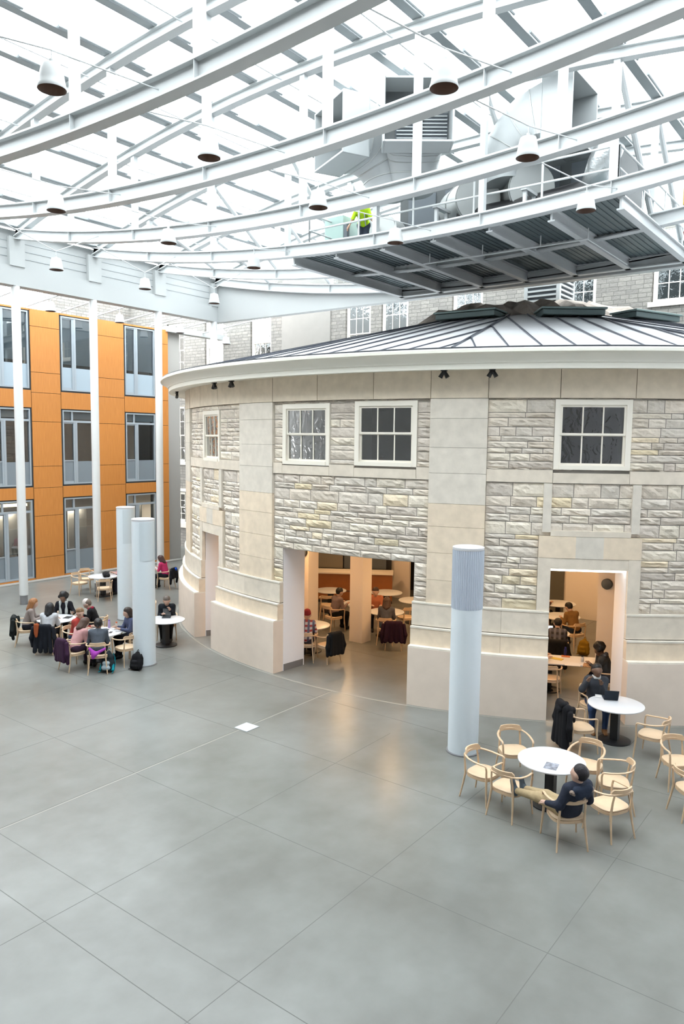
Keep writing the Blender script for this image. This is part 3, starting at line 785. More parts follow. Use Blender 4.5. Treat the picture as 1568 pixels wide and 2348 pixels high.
# ------------------------------------------------------------------ bell lamps
def bell_mesh():
    o = MB().lathe([(.195, 0), (.198, .03), (.185, .06), (.172, .14), (.155, .23), (.135, .31), (.128, .325), (.06, .335), (.03, .36), (.03, .40), (.0, .40)], 'bell', n=28, caps=False)
    i = MB().lathe([(.195, 0), (.178, .03), (.16, .10), (.10, .16), (.0, .17)], 'lampin', n=28, caps=False)
    g = MB().lathe([(.07, .13), (.05, .12), (0, .12)], 'glow', n=16, caps=False)
    c = MB()
    for k in range(10):
        a = 2 * math.pi * k / 10; c.tube([(.126 * math.cos(a), .126 * math.sin(a), .30), (.133 * math.cos(a), .133 * math.sin(a), .30)], .012, 'gasket', 6)
    return o, i, g, c
lampdefs = [
 (6.2, 9.8, 'large white bell lamp hanging in the top left corner'), (9.2, 9.9, 'white bell lamp hanging left of centre above the first trusses'),
 (9.3, 5.4, 'white bell lamp hanging in front of the large louvred air hood'), (12.3, 5.5, 'white bell lamp hanging in front of the right-hand air hood'),
 (12.4, 10.1, 'white bell lamp hanging left of the plant platform'), (9.4, 14.8, 'white bell lamp at the left edge below the second truss'),
 (12.5, 14.9, 'white bell lamp hanging above the middle of the left fascia'), (12.6, 19.9, 'white bell lamp hanging over the left fascia by the first stub'),
 (15.8, 20.0, 'white bell lamp hanging over the middle of the left fascia'), (18.8, 20.0, 'white bell lamp hanging at the corner of the fascia'),
 (15.6, 15.0, 'white bell lamp hanging left of the near corner of the plant platform'), (15.6, 10.3, 'white bell lamp in front of the platform edge beside the yellow vest'),
 (15.7, 5.7, 'white bell lamp in front of the right end of the platform'), (16.5, 26.5, 'small bell lamp before the wood wall, left-hand one'),
 (19.7, 26.6, 'small bell lamp before the wood wall, right-hand one'), (23.1, 26.8, 'small bell lamp hanging over the gap at the end of the wood wall'),
 (25.2, 26.0, 'small white bell lamp hanging before the grey stone wall')]
proto = None
for k, (x, y, l) in enumerate(lampdefs):
    z = 10.57 if k != 16 else 10.25
    t = thing('pendant_lamp', l, 'lamp', (x, y, z), 0, 'white bell pendant lamps')
    if proto is None:
        o, i, g, c = bell_mesh(); so = o.build('shade', t, True); i.build('reflector', so, True); g.build('bulb', so, True); c.build('vent_ring', so, True); proto = t
    else:
        for ch in list(proto.children):
            if ch.name.startswith('cable'): continue
            copytree(ch, t)
    b = MB(); top = Vector((0, 0, .40))
    if y < 24: targets = [Vector((-1.5 + (7.87 + 3 * round((x - 9.37) / 3) + 1.5 - x), .55, zb(y + .5) - z)), Vector((1.5 + (7.87 + 3 * round((x - 9.37) / 3) + 1.5 - x), -.25, zb(y) - z))]
    else: targets = [Vector((-.1, .2, .75)), Vector((.15, -.1, .75))]
    kn = top + Vector((0, 0, .12)) 
    b.tube([top, kn], .008, 'steel', 5)
    for q in targets: b.tube([kn, q], .012, 'steel', 5)
    b.build('cable', t)

# ------------------------------------------------------------------ plant platform
tp = thing('plant_platform', 'white steel platform with dark ribbed deck carried between the far trusses', 'platform', (19.85, 10.0, 11.0))
def LP(x, y, z): return (x - 19.85, y - 10., z - 11.)
PY = [14.7, 13.15, 11.6, 10.05, 8.5, 6.95, 5.4]
for y in PY:
    b = MB(); ibeam(b, [LP(x, y, 11.0) for x in (16.95, 19.9, 22.85)], h=.30, w=.17, side=(0, 1, 0)); b.build('cross_beam', tp)
b = MB(); ibeam(b, [LP(22.75, y, 11.0) for y in (14.8, 10, 5.3)], h=.30, w=.2); b.build('long_beam', tp)
b = MB()
for x0, x1 in ((16.95, 22.7),):
    for y0, y1 in zip(PY, PY[1:]): b.box(LP(x0, y1 + .02, 11.16), LP(x1, y0 - .02, 11.22), 'deck')
    n = 46
for k in range(60):
    y = 5.45 + k * .155
    if y < 14.65: b.box(LP(17.0, y, 11.145), LP(22.7, y + .07, 11.16), 'deck')
b.build('deck', tp)
b = MB()
def rail(b, pts, hgt=1.05, n=7):
    for f_ in (1., .55): b.tube([(p[0], p[1], p[2] + hgt * f_) for p in pts], .026, 'steel', 8)
    for p, q in zip(pts, pts[1:]):
        for k in range(n + 1):
            r_ = [p[i] + (q[i] - p[i]) * k / n for i in range(3)]; b.tube([r_, (r_[0], r_[1], r_[2] + hgt)], .026, 'steel', 8)
rail(b, [LP(17.05, 14.2, 11.2), LP(17.05, 5.5, 11.2)], n=5); rail(b, [LP(22.7, 14.2, 11.2), LP(17.05, 14.2, 11.2)], n=3); rail(b, [LP(17.05, 5.5, 11.2), LP(22.7, 5.5, 11.2)], n=3)
b.build('guard_rail', tp, smooth=True)
b = MB(); b.tube([LP(18.4, 11.2, 10.72), LP(18.4, 6.6, 10.72), LP(21.5, 6.6, 10.72)], .022, 'steel', 6)
for y in (11.0, 9.4, 7.8, 6.6): b.tube([LP(18.4, y, 10.72), LP(18.4, y, 10.98)], .016, 'steel', 6)
b.build('sprinkler_pipe', tp)
# air hoods: rectangular mouth, recessed grille, folded elbow down to a round duct
def hood(cx, cy, nrm, lab, zc=13.48, w=1.66, h=1.46, foot=None, louv=True):
    t = thing('air_hood', lab, 'air hood', (cx, cy, 12.2), R(nrm), 'white air hoods on the plant platform')
    z = zc - 12.2; hw, hh = w / 2, h / 2; b = MB(); th = .05; dep = .72
    for (y0, y1, z0, z1) in ((-hw, -hw + th, -hh, hh), (hw - th, hw, -hh, hh), (-hw + th, hw - th, hh - th, hh), (-hw + th, hw - th, -hh, -hh + th)):
        b.box((-dep, y0, z + z0), (0, y1, z + z1), 'hood')
    b.box((-dep - .02, -hw, z - hh), (-dep, hw, z + hh), 'hoodin')
    mo = b.build('mouth', t, bevel=.012)
    g = MB()
    if louv:
        for k in range(10): g.box((-dep + .02, -hw + .35, z - hh + .06 + k * .085), (-dep + .06, hw - .1, z - hh + .085 + k * .085), 'hood')
        g.box((-dep + .005, -hw + .32, z - hh + .05), (-dep + .02, hw - .08, z - hh + .92), 'louver')
        g.box((-dep + .05, hw * .12, z - hh + .05), (-dep + .08, hw * .12 + .04, z - hh + .92), 'hood')
    else:
        for k in range(1, 3): g.box((-dep + .02, -hw + w * k / 3 - .02, z - hh + .05), (-dep + .06, -hw + w * k / 3 + .02, z + hh - .05), 'hood')
    g.build('grille', mo)
    # elbow
    secs = []; N = 9
    fx, fy, fz = foot
    for i in range(N + 1):
        s = i / N; ang = s * math.pi * .55
        cxx = -dep - fx * math.sin(ang); czz = z + (fz) * (1 - math.cos(ang)); cyy = fy * s
        ca, sa = math.cos(ang), math.sin(ang); k = 1 - .32 * s
        L_ = []
        for q in range(24):
            th_ = 2 * math.pi * (q + .5) / 24; c_, s_ = math.cos(th_), math.sin(th_)
            e = 1 / max(abs(c_), abs(s_)); rr = e * (1 - s) + 1.0 * s
            u = c_ * rr * hw * k; v = s_ * rr * hh * k
            L_.append((cxx - v * sa, cyy + u, czz + v * ca))
        secs.append(L_)
    b = MB(); b.sweep(secs, 'hood'); b.build('elbow', t, smooth=True)
    b = MB()
    for i in range(1, N, 2):
        b.tube(secs[i] + [secs[i][0]], .018, 'duct', 5)
    b.build('seam_rib', t, smooth=True)
    return t
hood(15.5, 9.65, 216, 'white air hood with a louvred grille facing the camera, middle of three', foot=(1.1, 0, -1.1))
hood(15.34, 12.2, 154, 'white air hood turned to the left, leftmost of three', foot=(1.0, .0, -1.1), louv=False)
hood(17.95, 6.63, 270, 'white air hood with its mouth turned right, rightmost of three', zc=13.5, foot=(1.3, .0, -1.1), louv=False)
def duct(p0, p1, r, lab, m='duct'):
    t = thing('round_duct', lab, 'duct', p0, 0, 'round ducts on the platform'); d = Vector(p1) - Vector(p0)
    b = MB(); b.tube([(0, 0, 0), d], r, m, 32); b.build('barrel', t, smooth=True)
    b = MB()
    for s in (0.03, .5, .97): c = d * s; b.tube([c - d.normalized() * .02, c + d.normalized() * .02], r + .025, m, 32)
    b.build('flange_ring', t, smooth=True)
duct((17.7, 9.2, 11.95), (19.6, 10.9, 12.35), .56, 'large grey round duct lying behind the guard rail, left one')
duct((18.0, 7.9, 12.05), (20.0, 9.6, 12.5), .56, 'large grey round duct lying behind the guard rail, right one')
duct((18.4, 12.6, 11.8), (20.6, 12.6, 11.8), .45, 'short grey round duct behind the worker')
b = MB(); pts = []
for k in range(9):
    a = math.pi * .9 * k / 8; pts.append((17.6 + .0, 5.95 + .42 * math.cos(a), 11.75 + .5 * math.sin(a) + .15))
b.tube([(19.4, 6.6, 11.7)] + [(18.6, 6.45, 11.75), (18.0, 6.3, 11.9), (17.75, 6.1, 12.2), (17.8, 5.95, 12.6)], [.33, .33, .34, .34, .33], 'silver', 20)
tag(b.build('silver_flexible_duct', smooth=True), 'crinkled silver foil elbow duct at the right end of the platform', 'duct')
b = MB(); b.tube([(17.9, 9.8, 11.55), (18.0, 7.9, 11.6), (18.1, 6.5, 11.75), (18.8, 6.0, 11.85)], .27, 'black', 14)
tag(b.build('black_duct', smooth=True), 'black insulated duct lying low behind the guard rail', 'duct')
t = thing('plant_unit', 'long dark grey plant unit behind the round ducts on the platform', 'plant unit', (19.9, 9.3, 11.24))
b = MB(); b.box((-.9, -3.2, .12), (1.0, 3.1, 1.75), mat('dark_plant_casing', (.07, .08, .085), .6)); b.build('casing', t, bevel=.02)
b = MB(); b.box((-1.05, -3.25, 0), (1.05, 3.05, .12), 'black'); b.build('skid', t)
b = MB()
for k in range(5): b.box((-.92, -2.9 + k * 1.2, .25), (-.9, -2.0 + k * 1.2, 1.55), 'louver')
b.build('access_panel', t)
for x, y, l in ((17.5, 8.2, 'right-hand'), (17.5, 10.6, 'left-hand')):
    b = MB(); b.box((x - .3, y - .5, 11.25), (x + .3, y - .42, 11.33), 'steel'); b.box((x - .3, y - .5, 11.33), (x - .22, y - .42, 11.75), 'steel'); b.box((x + .22, y - .5, 11.33), (x + .3, y - .42, 11.75), 'steel'); b.box((x - .35, y - .53, 11.75), (x + .35, y - .39, 11.82), 'steel')
    tag(b.build('duct_stand'), 'small %s steel stand propping the ducts on the platform' % l, 'duct stand', 'duct stands on the platform')
t = thing('air_handler', 'pale green and grey air handling cabinet left of the worker on the platform', 'cabinet', (18.75, 14.1, 11.24))
b = MB(); b.box((-.7, -.35, .1), (.7, .35, 1.15), mat('pale_green_panel', (.36, .50, .46), .5)); b.build('cabinet', t, bevel=.02)
b = MB(); b.box((-.75, -.4, 0), (.75, .4, .1), 'black'); b.build('skid', t); b = MB(); b.box((-.72, -.5, .3), (-.6, -.38, .9), 'louver'); b.build('access_panel', t)
# crane hook at the right frame edge
t = thing('chain_hoist', 'yellow and dark red chain hoist hanging at the right edge of the picture', 'hoist', (13.0, 3.05, 9.05))
b = MB(); b.box((-.10, -.10, .5), (.10, .10, .78), mat('hoist_yellow', (.75, .50, .12), .5)); b.build('body', t, bevel=.02)
b = MB(); b.tube([(0, 0, .2), (0, 0, 2.4)], .008, 'black', 6); b.build('chain', t)
b = MB(); b.lathe([(0.0, 0), (.07, .03), (.09, .1), (.06, .18), (0, .2)], mat('hook_block_red', (.25, .02, .03), .5), n=14, caps=False); b.tube([(0, 0, 0), (0, .04, -.06), (0, .03, -.12), (0, -.03, -.13), (0, -.05, -.08)], .015, 'black', 8); b.build('hook', t, smooth=True)

# ------------------------------------------------------------------ grey air-supply cylinders
def cylinder(x, y, h, zb_, lab, kind):
    t = thing('air_supply_column', lab, 'column', (x, y, 0), 0, 'pale blue-grey air supply columns'); r = .285
    b = MB(); b.lathe([(r, .02), (r, zb_)], 'grille_light', n=48); b.build('shaft', t, smooth=True)
    b = MB()
    if kind == 'ribbed':
        vs = []; n = 180
        for z in (zb_, h - .05):
            for k in range(n):
                rr = r + (.006 if k % 4 < 2 else -.008); a = 2 * math.pi * k / n; vs.append((rr * math.cos(a), rr * math.sin(a), z))
        b.add(vs, [(k, (k + 1) % n, n + (k + 1) % n, n + k) for k in range(n)], 'ribbed')
    else:
        b.lathe([(r, zb_), (r, h - .05)], 'grille_light', n=48)
    b.build('diffuser', t, smooth=kind != 'ribbed')
    if kind != 'ribbed':
        b = MB(); a0 = math.degrees(math.atan2(-y, -x)) + 15; n = 12
        L0 = []; L1 = []
        for k in range(n + 1):
            a = R(a0 + 62 - 95 * k / n); L0.append(((r + .008) * math.cos(a), (r + .008) * math.sin(a), zb_ + .02)); L1.append(((r + .008) * math.cos(a), (r + .008) * math.sin(a), h - .07))
        b.add(L0 + L1, [(k, k + 1, n + 2 + k, n + 1 + k) for k in range(n)], 'grille_grey'); b.build('grille_panel', t, smooth=True)
    b = MB(); b.lathe([(r - .0, h - .05), (r + .005, h - .03), (r + .005, h), (r - .02, h + .01)], 'table', n=48); b.build('cap', t, smooth=True)
    b = MB(); b.lathe([(r + .03, 0), (r + .03, .02), (r, .025)], 'kick', n=48); b.build('base_ring', t, smooth=True)
cylinder(12.36, 6.42, 3.89, 2.75, 'tall pale blue-grey cylinder with a ribbed top near the right tables', 'ribbed')
cylinder(12.08, 15.48, 3.77, 2.70, 'front one of the two pale grey cylinders by the seated group', 'plain')
cylinder(14.85, 19.9, 3.62, 2.45, 'rear one of the two pale grey cylinders by the seated group', 'plain')
# floor hatch
t = thing('floor_hatch', 'small white square hatch set in the concrete floor', 'floor hatch', (10.63, 10.4, 0), 0)
b = MB(); b.box((-.17, -.17, 0), (.17, .17, .008), 'table'); b.build('lid', t); b = MB(); b.box((-.19, -.19, 0), (.19, .19, .005), 'alu'); b.build('rim', t)
# ------------------------------------------------------------------ smooth-union surfaces (bodies, clothes, bags)
def surf(caps, h=.02, k=.018, squash=None):
    A = np.array([c[0] for c in caps], float); B_ = np.array([c[1] for c in caps], float)
    ra = np.array([c[2] for c in caps], float); rb = np.array([c[3] for c in caps], float)
    pad = max(ra.max(), rb.max()) + 3 * h
    lo = np.minimum(A, B_).min(0) - pad; hi = np.maximum(A, B_).max(0) + pad
    n = np.ceil((hi - lo) / h).astype(int) + 1
    gx, gy, gz = [lo[i] + h * np.arange(n[i]) for i in range(3)]
    X, Y, Z = np.meshgrid(gx, gy, gz, indexing='ij')
    acc = np.zeros(X.shape)
    for a, b_, r0, r1 in zip(A, B_, ra, rb):
        ab = b_ - a; L2 = max((ab ** 2).sum(), 1e-9)
        t = np.clip(((X - a[0]) * ab[0] + (Y - a[1]) * ab[1] + (Z - a[2]) * ab[2]) / L2, 0, 1)
        d = np.sqrt((X - a[0] - t * ab[0]) ** 2 + (Y - a[1] - t * ab[1]) ** 2 + (Z - a[2] - t * ab[2]) ** 2) - (r0 + (r1 - r0) * t)
        acc += np.exp(-np.clip(d / k, -40, 40))
    F = -k * np.log(acc + 1e-30)
    S = F < 0
    # surface nets
    c = np.zeros((n[0] - 1, n[1] - 1, n[2] - 1)); cnt = c.copy(); px = c.copy(); py = c.copy(); pz = c.copy()
    sl = lambda o, m: slice(o, m - 1 + o)
    corners = [(i, j, l) for i in (0, 1) for j in (0, 1) for l in (0, 1)]
    def g(G, o): return G[sl(o[0], n[0]), sl(o[1], n[1]), sl(o[2], n[2])]
    for a in corners:
        for ax in range(3):
            if a[ax]: continue
            b_ = list(a); b_[ax] = 1
            fa, fb = g(F, a), g(F, b_); cr = (fa < 0) != (fb < 0)
            t = np.where(cr, fa / np.where(cr, fa - fb, 1), 0)
            off = [float(a[0]), float(a[1]), float(a[2])]
            px += np.where(cr, off[0] + (t if ax == 0 else 0), 0); py += np.where(cr, off[1] + (t if ax == 1 else 0), 0); pz += np.where(cr, off[2] + (t if ax == 2 else 0), 0)
            cnt += cr
    act = cnt > 0; idx = -np.ones(act.shape, int); idx[act] = np.arange(act.sum())
    I = np.argwhere(act); cc = cnt[act]
    V = np.stack([lo[0] + h * (I[:, 0] + px[act] / cc), lo[1] + h * (I[:, 1] + py[act] / cc), lo[2] + h * (I[:, 2] + pz[act] / cc)], 1)
    fs = []
    for ax in range(3):
        u, v = [(1, 2), (2, 0), (0, 1)][ax]
        s0 = [slice(None)] * 3; s1 = [slice(None)] * 3; s0[ax] = slice(0, -1); s1[ax] = slice(1, None)
        a_ = S[tuple(s0)]; b_ = S[tuple(s1)]; E_ = np.argwhere(a_ != b_)
        ok = (E_[:, u] > 0) & (E_[:, v] > 0) & (E_[:, u] < n[u] - 1) & (E_[:, v] < n[v] - 1); E_ = E_[ok]
        if not len(E_): continue
        du = np.zeros(3, int); du[u] = 1; dv = np.zeros(3, int); dv[v] = 1
        q = [E_ - du - dv, E_ - dv, E_, E_ - du]
        q = [idx[tuple(k_.T)] for k_ in q]; Q = np.stack(q, 1); ins = a_[tuple(E_.T)]
        Q[~ins] = Q[~ins][:, ::-1]
        fs.append(Q)
    Q = np.concatenate(fs); Q = Q[(Q >= 0).all(1)]
    return V, Q
def surf_into(b, caps, m, h=.02, k=.018):
    V, Q = surf(caps, h, k); b.add(V.tolist(), Q.tolist(), m)
MC = {}
def cm(col, rough=.85, bump=0):
    if not isinstance(col, tuple): return col
    key = (tuple(col), rough)
    if key not in MC: MC[key] = mat('cloth_%02d' % len(MC), col, rough, spec=.2, var=.08, vscale=9, bump=.35, bscale=25)
    return MC[key]
def plaid(name, c1, c2, c3, s=16.):
    m = bpy.data.materials.new(name); t, b = nt(m); tc = t.nodes.new('ShaderNodeTexCoord'); c = []
    for d, sc in (('Z', s), ('Y', s)):
        w = t.nodes.new('ShaderNodeTexWave'); w.bands_direction = d; w.inputs['Scale'].default_value = sc / 6.3
        t.links.new(tc.outputs['Object'], w.inputs['Vector'])
        g = t.nodes.new('ShaderNodeMath'); g.operation = 'GREATER_THAN'; g.inputs[1].default_value = .55; t.links.new(w.outputs['Fac'], g.inputs[0]); c.append(g)
    m1 = t.nodes.new('ShaderNodeMix'); m1.data_type = 'RGBA'; m1.inputs[6].default_value = (*c1, 1); m1.inputs[7].default_value = (*c2, 1); t.links.new(c[0].outputs[0], m1.inputs[0])
    m2 = t.nodes.new('ShaderNodeMix'); m2.data_type = 'RGBA'; m2.inputs[7].default_value = (*c3, 1); t.links.new(c[1].outputs[0], m2.inputs[0]); t.links.new(m1.outputs[2], m2.inputs[6])
    t.links.new(m2.outputs[2], b.inputs['Base Color']); b.inputs['Roughness'].default_value = .85
    return m
SK = {'light': mat('skin_light', (.66, .42, .32), .55), 'mid': mat('skin_tan', (.45, .26, .17), .55), 'dark': mat('skin_brown', (.22, .115, .07), .5)}
EYE = mat('eye_white', (.75, .73, .7), .3); LIP = mat('lips', (.42, .16, .14), .5)
HC = {}
def hm(col):
    if col not in HC: HC[col] = mat('hair_%d' % len(HC), col, .5, spec=.4, bump=.6, bscale=40)
    return HC[col]
def ik(s, t, l1, l2, pole):
    s, t, pole = Vector(s), Vector(t), Vector(pole); d = t - s; L = min(d.length, (l1 + l2) * .995); d = d.normalized(); t = s + d * L
    a = (l1 * l1 - l2 * l2 + L * L) / (2 * L); hgt = math.sqrt(max(l1 * l1 - a * a, 0)); p = pole - d * pole.dot(d); p.normalize()
    return s + d * a + p * hgt, t

def person(x, y, yaw, label, top, legs, hair, skin='light', lean=12, head=(15, 0), hands=((.42, .14, .80), (.42, -.14, .80)), feet=None, seat=.45, hairstyle='short',
           shoes=(.02, .02, .02), h=.02, knees=None, mode='sit', group=None, recline=0, extra=None, sleeve=True, bulk=1.0, z0=0., top_name='sweater'):
    t = thing('person', label, 'person', (x, y, z0), R(yaw), group)
    hz = seat + .10 if mode == 'sit' else .90
    hip = Vector((0, 0, hz)); Lr = R(lean)
    def T(v):  # torso frame: tilt about the hip
        v = Vector(v); return hip + Vector((v.x * math.cos(Lr) + v.z * math.sin(Lr), v.y, -v.x * math.sin(Lr) + v.z * math.cos(Lr)))
    ches = T((0.0, 0, .34)); neck = T((.0, 0, .50)); 
    hp, hy = R(head[0] + lean * .4), R(head[1])
    hc = neck + Vector((.02 + .10 * math.sin(hp), 0, .04 + .10 * math.cos(hp)))
    HM = Matrix.Translation(hc) @ Matrix.Rotation(hy, 4, 'Z') @ Matrix.Rotation(hp, 4, 'Y')
    H = lambda a, b_, c: tuple(HM @ Vector((a, b_, c)))
    sk = SK[skin]
    sh = [T((0, s * .165, .44)) for s in (1, -1)]
    el, wr = [], []
    for s, S_, hd in zip((1, -1), sh, hands):
        e, w = ik(S_, hd, .28, .25, (-.4, s * .32, -.8)); el.append(e); wr.append(w)
    hipj = [hip + Vector((0, s * .085, -.01)) for s in (1, -1)]
    if feet is None: feet = ((.42, .12, .07), (.40, -.12, .07))
    kn, an = [], []
    for s, S_, ft in zip((1, -1), hipj, feet):
        pole = Vector((.6, s * .1, .75)) if knees is None else Vector(knees)
        k_, a_ = ik(S_, ft, .43, .42, pole); kn.append(k_); an.append(a_)
    w_ = bulk
    torso = [(T((0, -.06, .03)), T((0, .06, .03)), .115 * w_, .115 * w_), (T((0, 0, .03)), T((.0, 0, .2)), .12 * w_, .11 * w_), (T((0, -.05, .2)), T((0, -.07, .36)), .095 * w_, .10 * w_), (T((0, .05, .2)), T((0, .07, .36)), .095 * w_, .10 * w_),
             (sh[0], sh[1], .06, .06), (T((0, 0, .36)), neck, .09, .055)]
    arms = []
    for i in (0, 1): arms += [(sh[i], el[i], .055 * w_, .043 * w_), (el[i], wr[i], .042 * w_, .028)]
    legc = []
    for i in (0, 1): legc += [(hipj[i], kn[i], .085, .060), (kn[i], an[i], .058, .038)]
    fdir = []
    for i in (0, 1):
        d = (an[i] - kn[i]).normalized(); f_ = Vector((1, 0, 0)) - d * Vector((1, 0, 0)).dot(d)
        if f_.length < .3: f_ = Vector((0, 0, 1)) - d * d.z
        f_.normalize(); fdir.append(f_)
    footc = [(an[i] + Vector((0, 0, -.01)) - fdir[i] * .03, an[i] + (an[i] - kn[i]).normalized() * .035 + fdir[i] * .15, .038, .03) for i in (0, 1)]
    headc = [(H(-.01, 0, .035), H(.0, 0, .03), .094, .092), (H(.03, 0, .0), H(.035, 0, -.055), .068, .05), (H(.045, 0, -.075), H(.05, 0, -.08), .035, .032),
             (H(.085, 0, .015), H(.108, 0, -.02), .010, .016), (H(0, .092, .0), H(-.01, .095, -.02), .016, .012), (H(0, -.092, .0), H(-.01, -.095, -.02), .016, .012),
             (neck - Vector((0, 0, .03)), H(-.01, 0, -.06), .052, .05)]
    b = MB(); sl = lambda cs, q: [(a, c, max(r0 - q, .015), max(r1 - q, .012)) for a, c, r0, r1 in cs]
    palms = []
    for i, s in ((0, 1), (1, -1)):
        d = (wr[i] - el[i]).normalized(); palms.append((wr[i], wr[i] + d * .075, .028, .032))
    surf_into(b, sl(torso, .022) + sl(arms, .008) + sl(legc, .012) + sl(footc, .01) + headc + palms, sk, h)
    # fingers, rooted in the palm
    for i, s in ((0, 1), (1, -1)):
        d = (wr[i] - el[i]).normalized(); sd = d.cross(Vector((0, 0, 1))); sd = sd.normalized() if sd.length > .05 else Vector((0, 1, 0)); dn = d.cross(sd).normalized()
        if dn.z > 0: dn = -dn
        base_ = wr[i] + d * .07
        for f_, (o, L_) in enumerate(((-.027, .062), (-.009, .074), (.009, .070), (.026, .054))):
            p0 = base_ + sd * o; p1 = p0 + d * L_ * .45 + dn * .004; p2 = p1 + d * L_ * .32 + dn * L_ * .22; p3 = p2 + d * L_ * .12 + dn * L_ * .25
            b.tube([p0, p1, p2, p3], [.0095, .009, .008, .006], sk, 6)
        th = wr[i] + d * .02 - sd * s * .025; b.tube([th, th - sd * s * .025 + d * .03, th - sd * s * .03 + d * .058 + dn * .01], [.011, .010, .007], sk, 6)
    for s in (1, -1):
        e = HM @ Vector((.083, s * .032, .018)); b.lathe([(0, -.012), (.010, -.006), (.012, 0), (.010, .006), (0, .012)], EYE, e, 8, False)
        e = HM @ Vector((.092, s * .032, .018)); b.lathe([(0, -.006), (.005, 0), (0, .006)], 'black', e, 6, False)
        b.tube([H(.088, s * .018, .042), H(.086, s * .045, .040)], .005, hm(hair), 5)
    b.tube([H(.092, -.022, -.048), H(.098, 0, -.047), H(.092, .022, -.048)], .006, LIP, 6)
    b.build('body', t, smooth=True)
    inf = lambda cs, q: [(a, c, r0 + q, r1 + q) for a, c, r0, r1 in cs]
    if mode == 'sit': torso2 = torso
    else: torso2 = torso
    b = MB(); ar = arms if sleeve is True else [arms[0], arms[2]]
    ar2 = [(a, a.lerp(c, .94), r0, r1) for a, c, r0, r1 in ar]
    neckcut = torso2[:-1] + [(T((0, 0, .36)), neck - Vector((0, 0, .015)), .09, .056)]
    surf_into(b, inf(neckcut, .012) + inf(ar2, .012), cm(top), h); b.build(top_name, t, smooth=True)
    b = MB(); surf_into(b, inf(legc, .012) + [(hipj[0], hipj[1], .118, .118)], cm(legs), h); b.build('trousers', t, smooth=True)
    for i in (0, 1):
        b = MB(); surf_into(b, [(footc[i][0], footc[i][1], .048, .040), (an[i] - (an[i] - kn[i]).normalized() * .04, an[i], .044, .046)], cm(shoes, .6), h); b.build('shoe', t, smooth=True)
    # hair
    hmn = hm(hair); b = MB(); cap = [(H(-.025, 0, .048), H(-.015, 0, .06), .100, .098), (H(-.04, 0, .0), H(-.05, 0, .03), .085, .09)]
    if hairstyle == 'short': hs = cap
    elif hairstyle == 'bald': hs = [(H(-.06, .05, -.01), H(-.06, -.05, -.01), .055, .055)]
    elif hairstyle == 'long': hs = cap + [(H(-.05, s * .045, .02), H(-.065, s * .06, -.16), .06, .045) for s in (1, -1)] + [(H(-.06, 0, .0), H(-.09, 0, -.20), .075, .05), (H(.0, .085, .03), H(-.01, .10, -.12), .03, .03), (H(.0, -.085, .03), H(-.01, -.10, -.12), .03, .03)]
    elif hairstyle == 'curly':
        q = random.Random(5); hs = [(H(-.03, 0, .05), H(-.03, 0, .05), .118, .118)]
        for k in range(26):
            a = q.uniform(0, 6.28); c = q.uniform(-.35, 1); r_ = math.sqrt(max(0, 1 - c * c)); v = (-.03 + .105 * r_ * math.cos(a), .118 * r_ * math.sin(a), .04 + .11 * c)
            if v[0] > .045 and c < .45: continue
            hs.append((H(*v), H(*v), .035, .035))
    elif hairstyle == 'bun': hs = cap + [(H(-.11, 0, .03), H(-.13, 0, .0), .04, .035), (H(-.1, 0, -.02), H(-.10, 0, -.12), .03, .02)]
    elif hairstyle == 'beanie': hs = None
    if hs: surf_into(b, hs, hmn, min(h, .016), .014); b.build('hair', t, smooth=True)
    else:
        surf_into(b, [(H(-.012, 0, .05), H(-.02, 0, .075), .106, .098)], cm((.34, .04, .05)), .016, .014); b.build('beanie', t, smooth=True)
    if extra: extra(t, T, H, sh, el, wr)
    return t

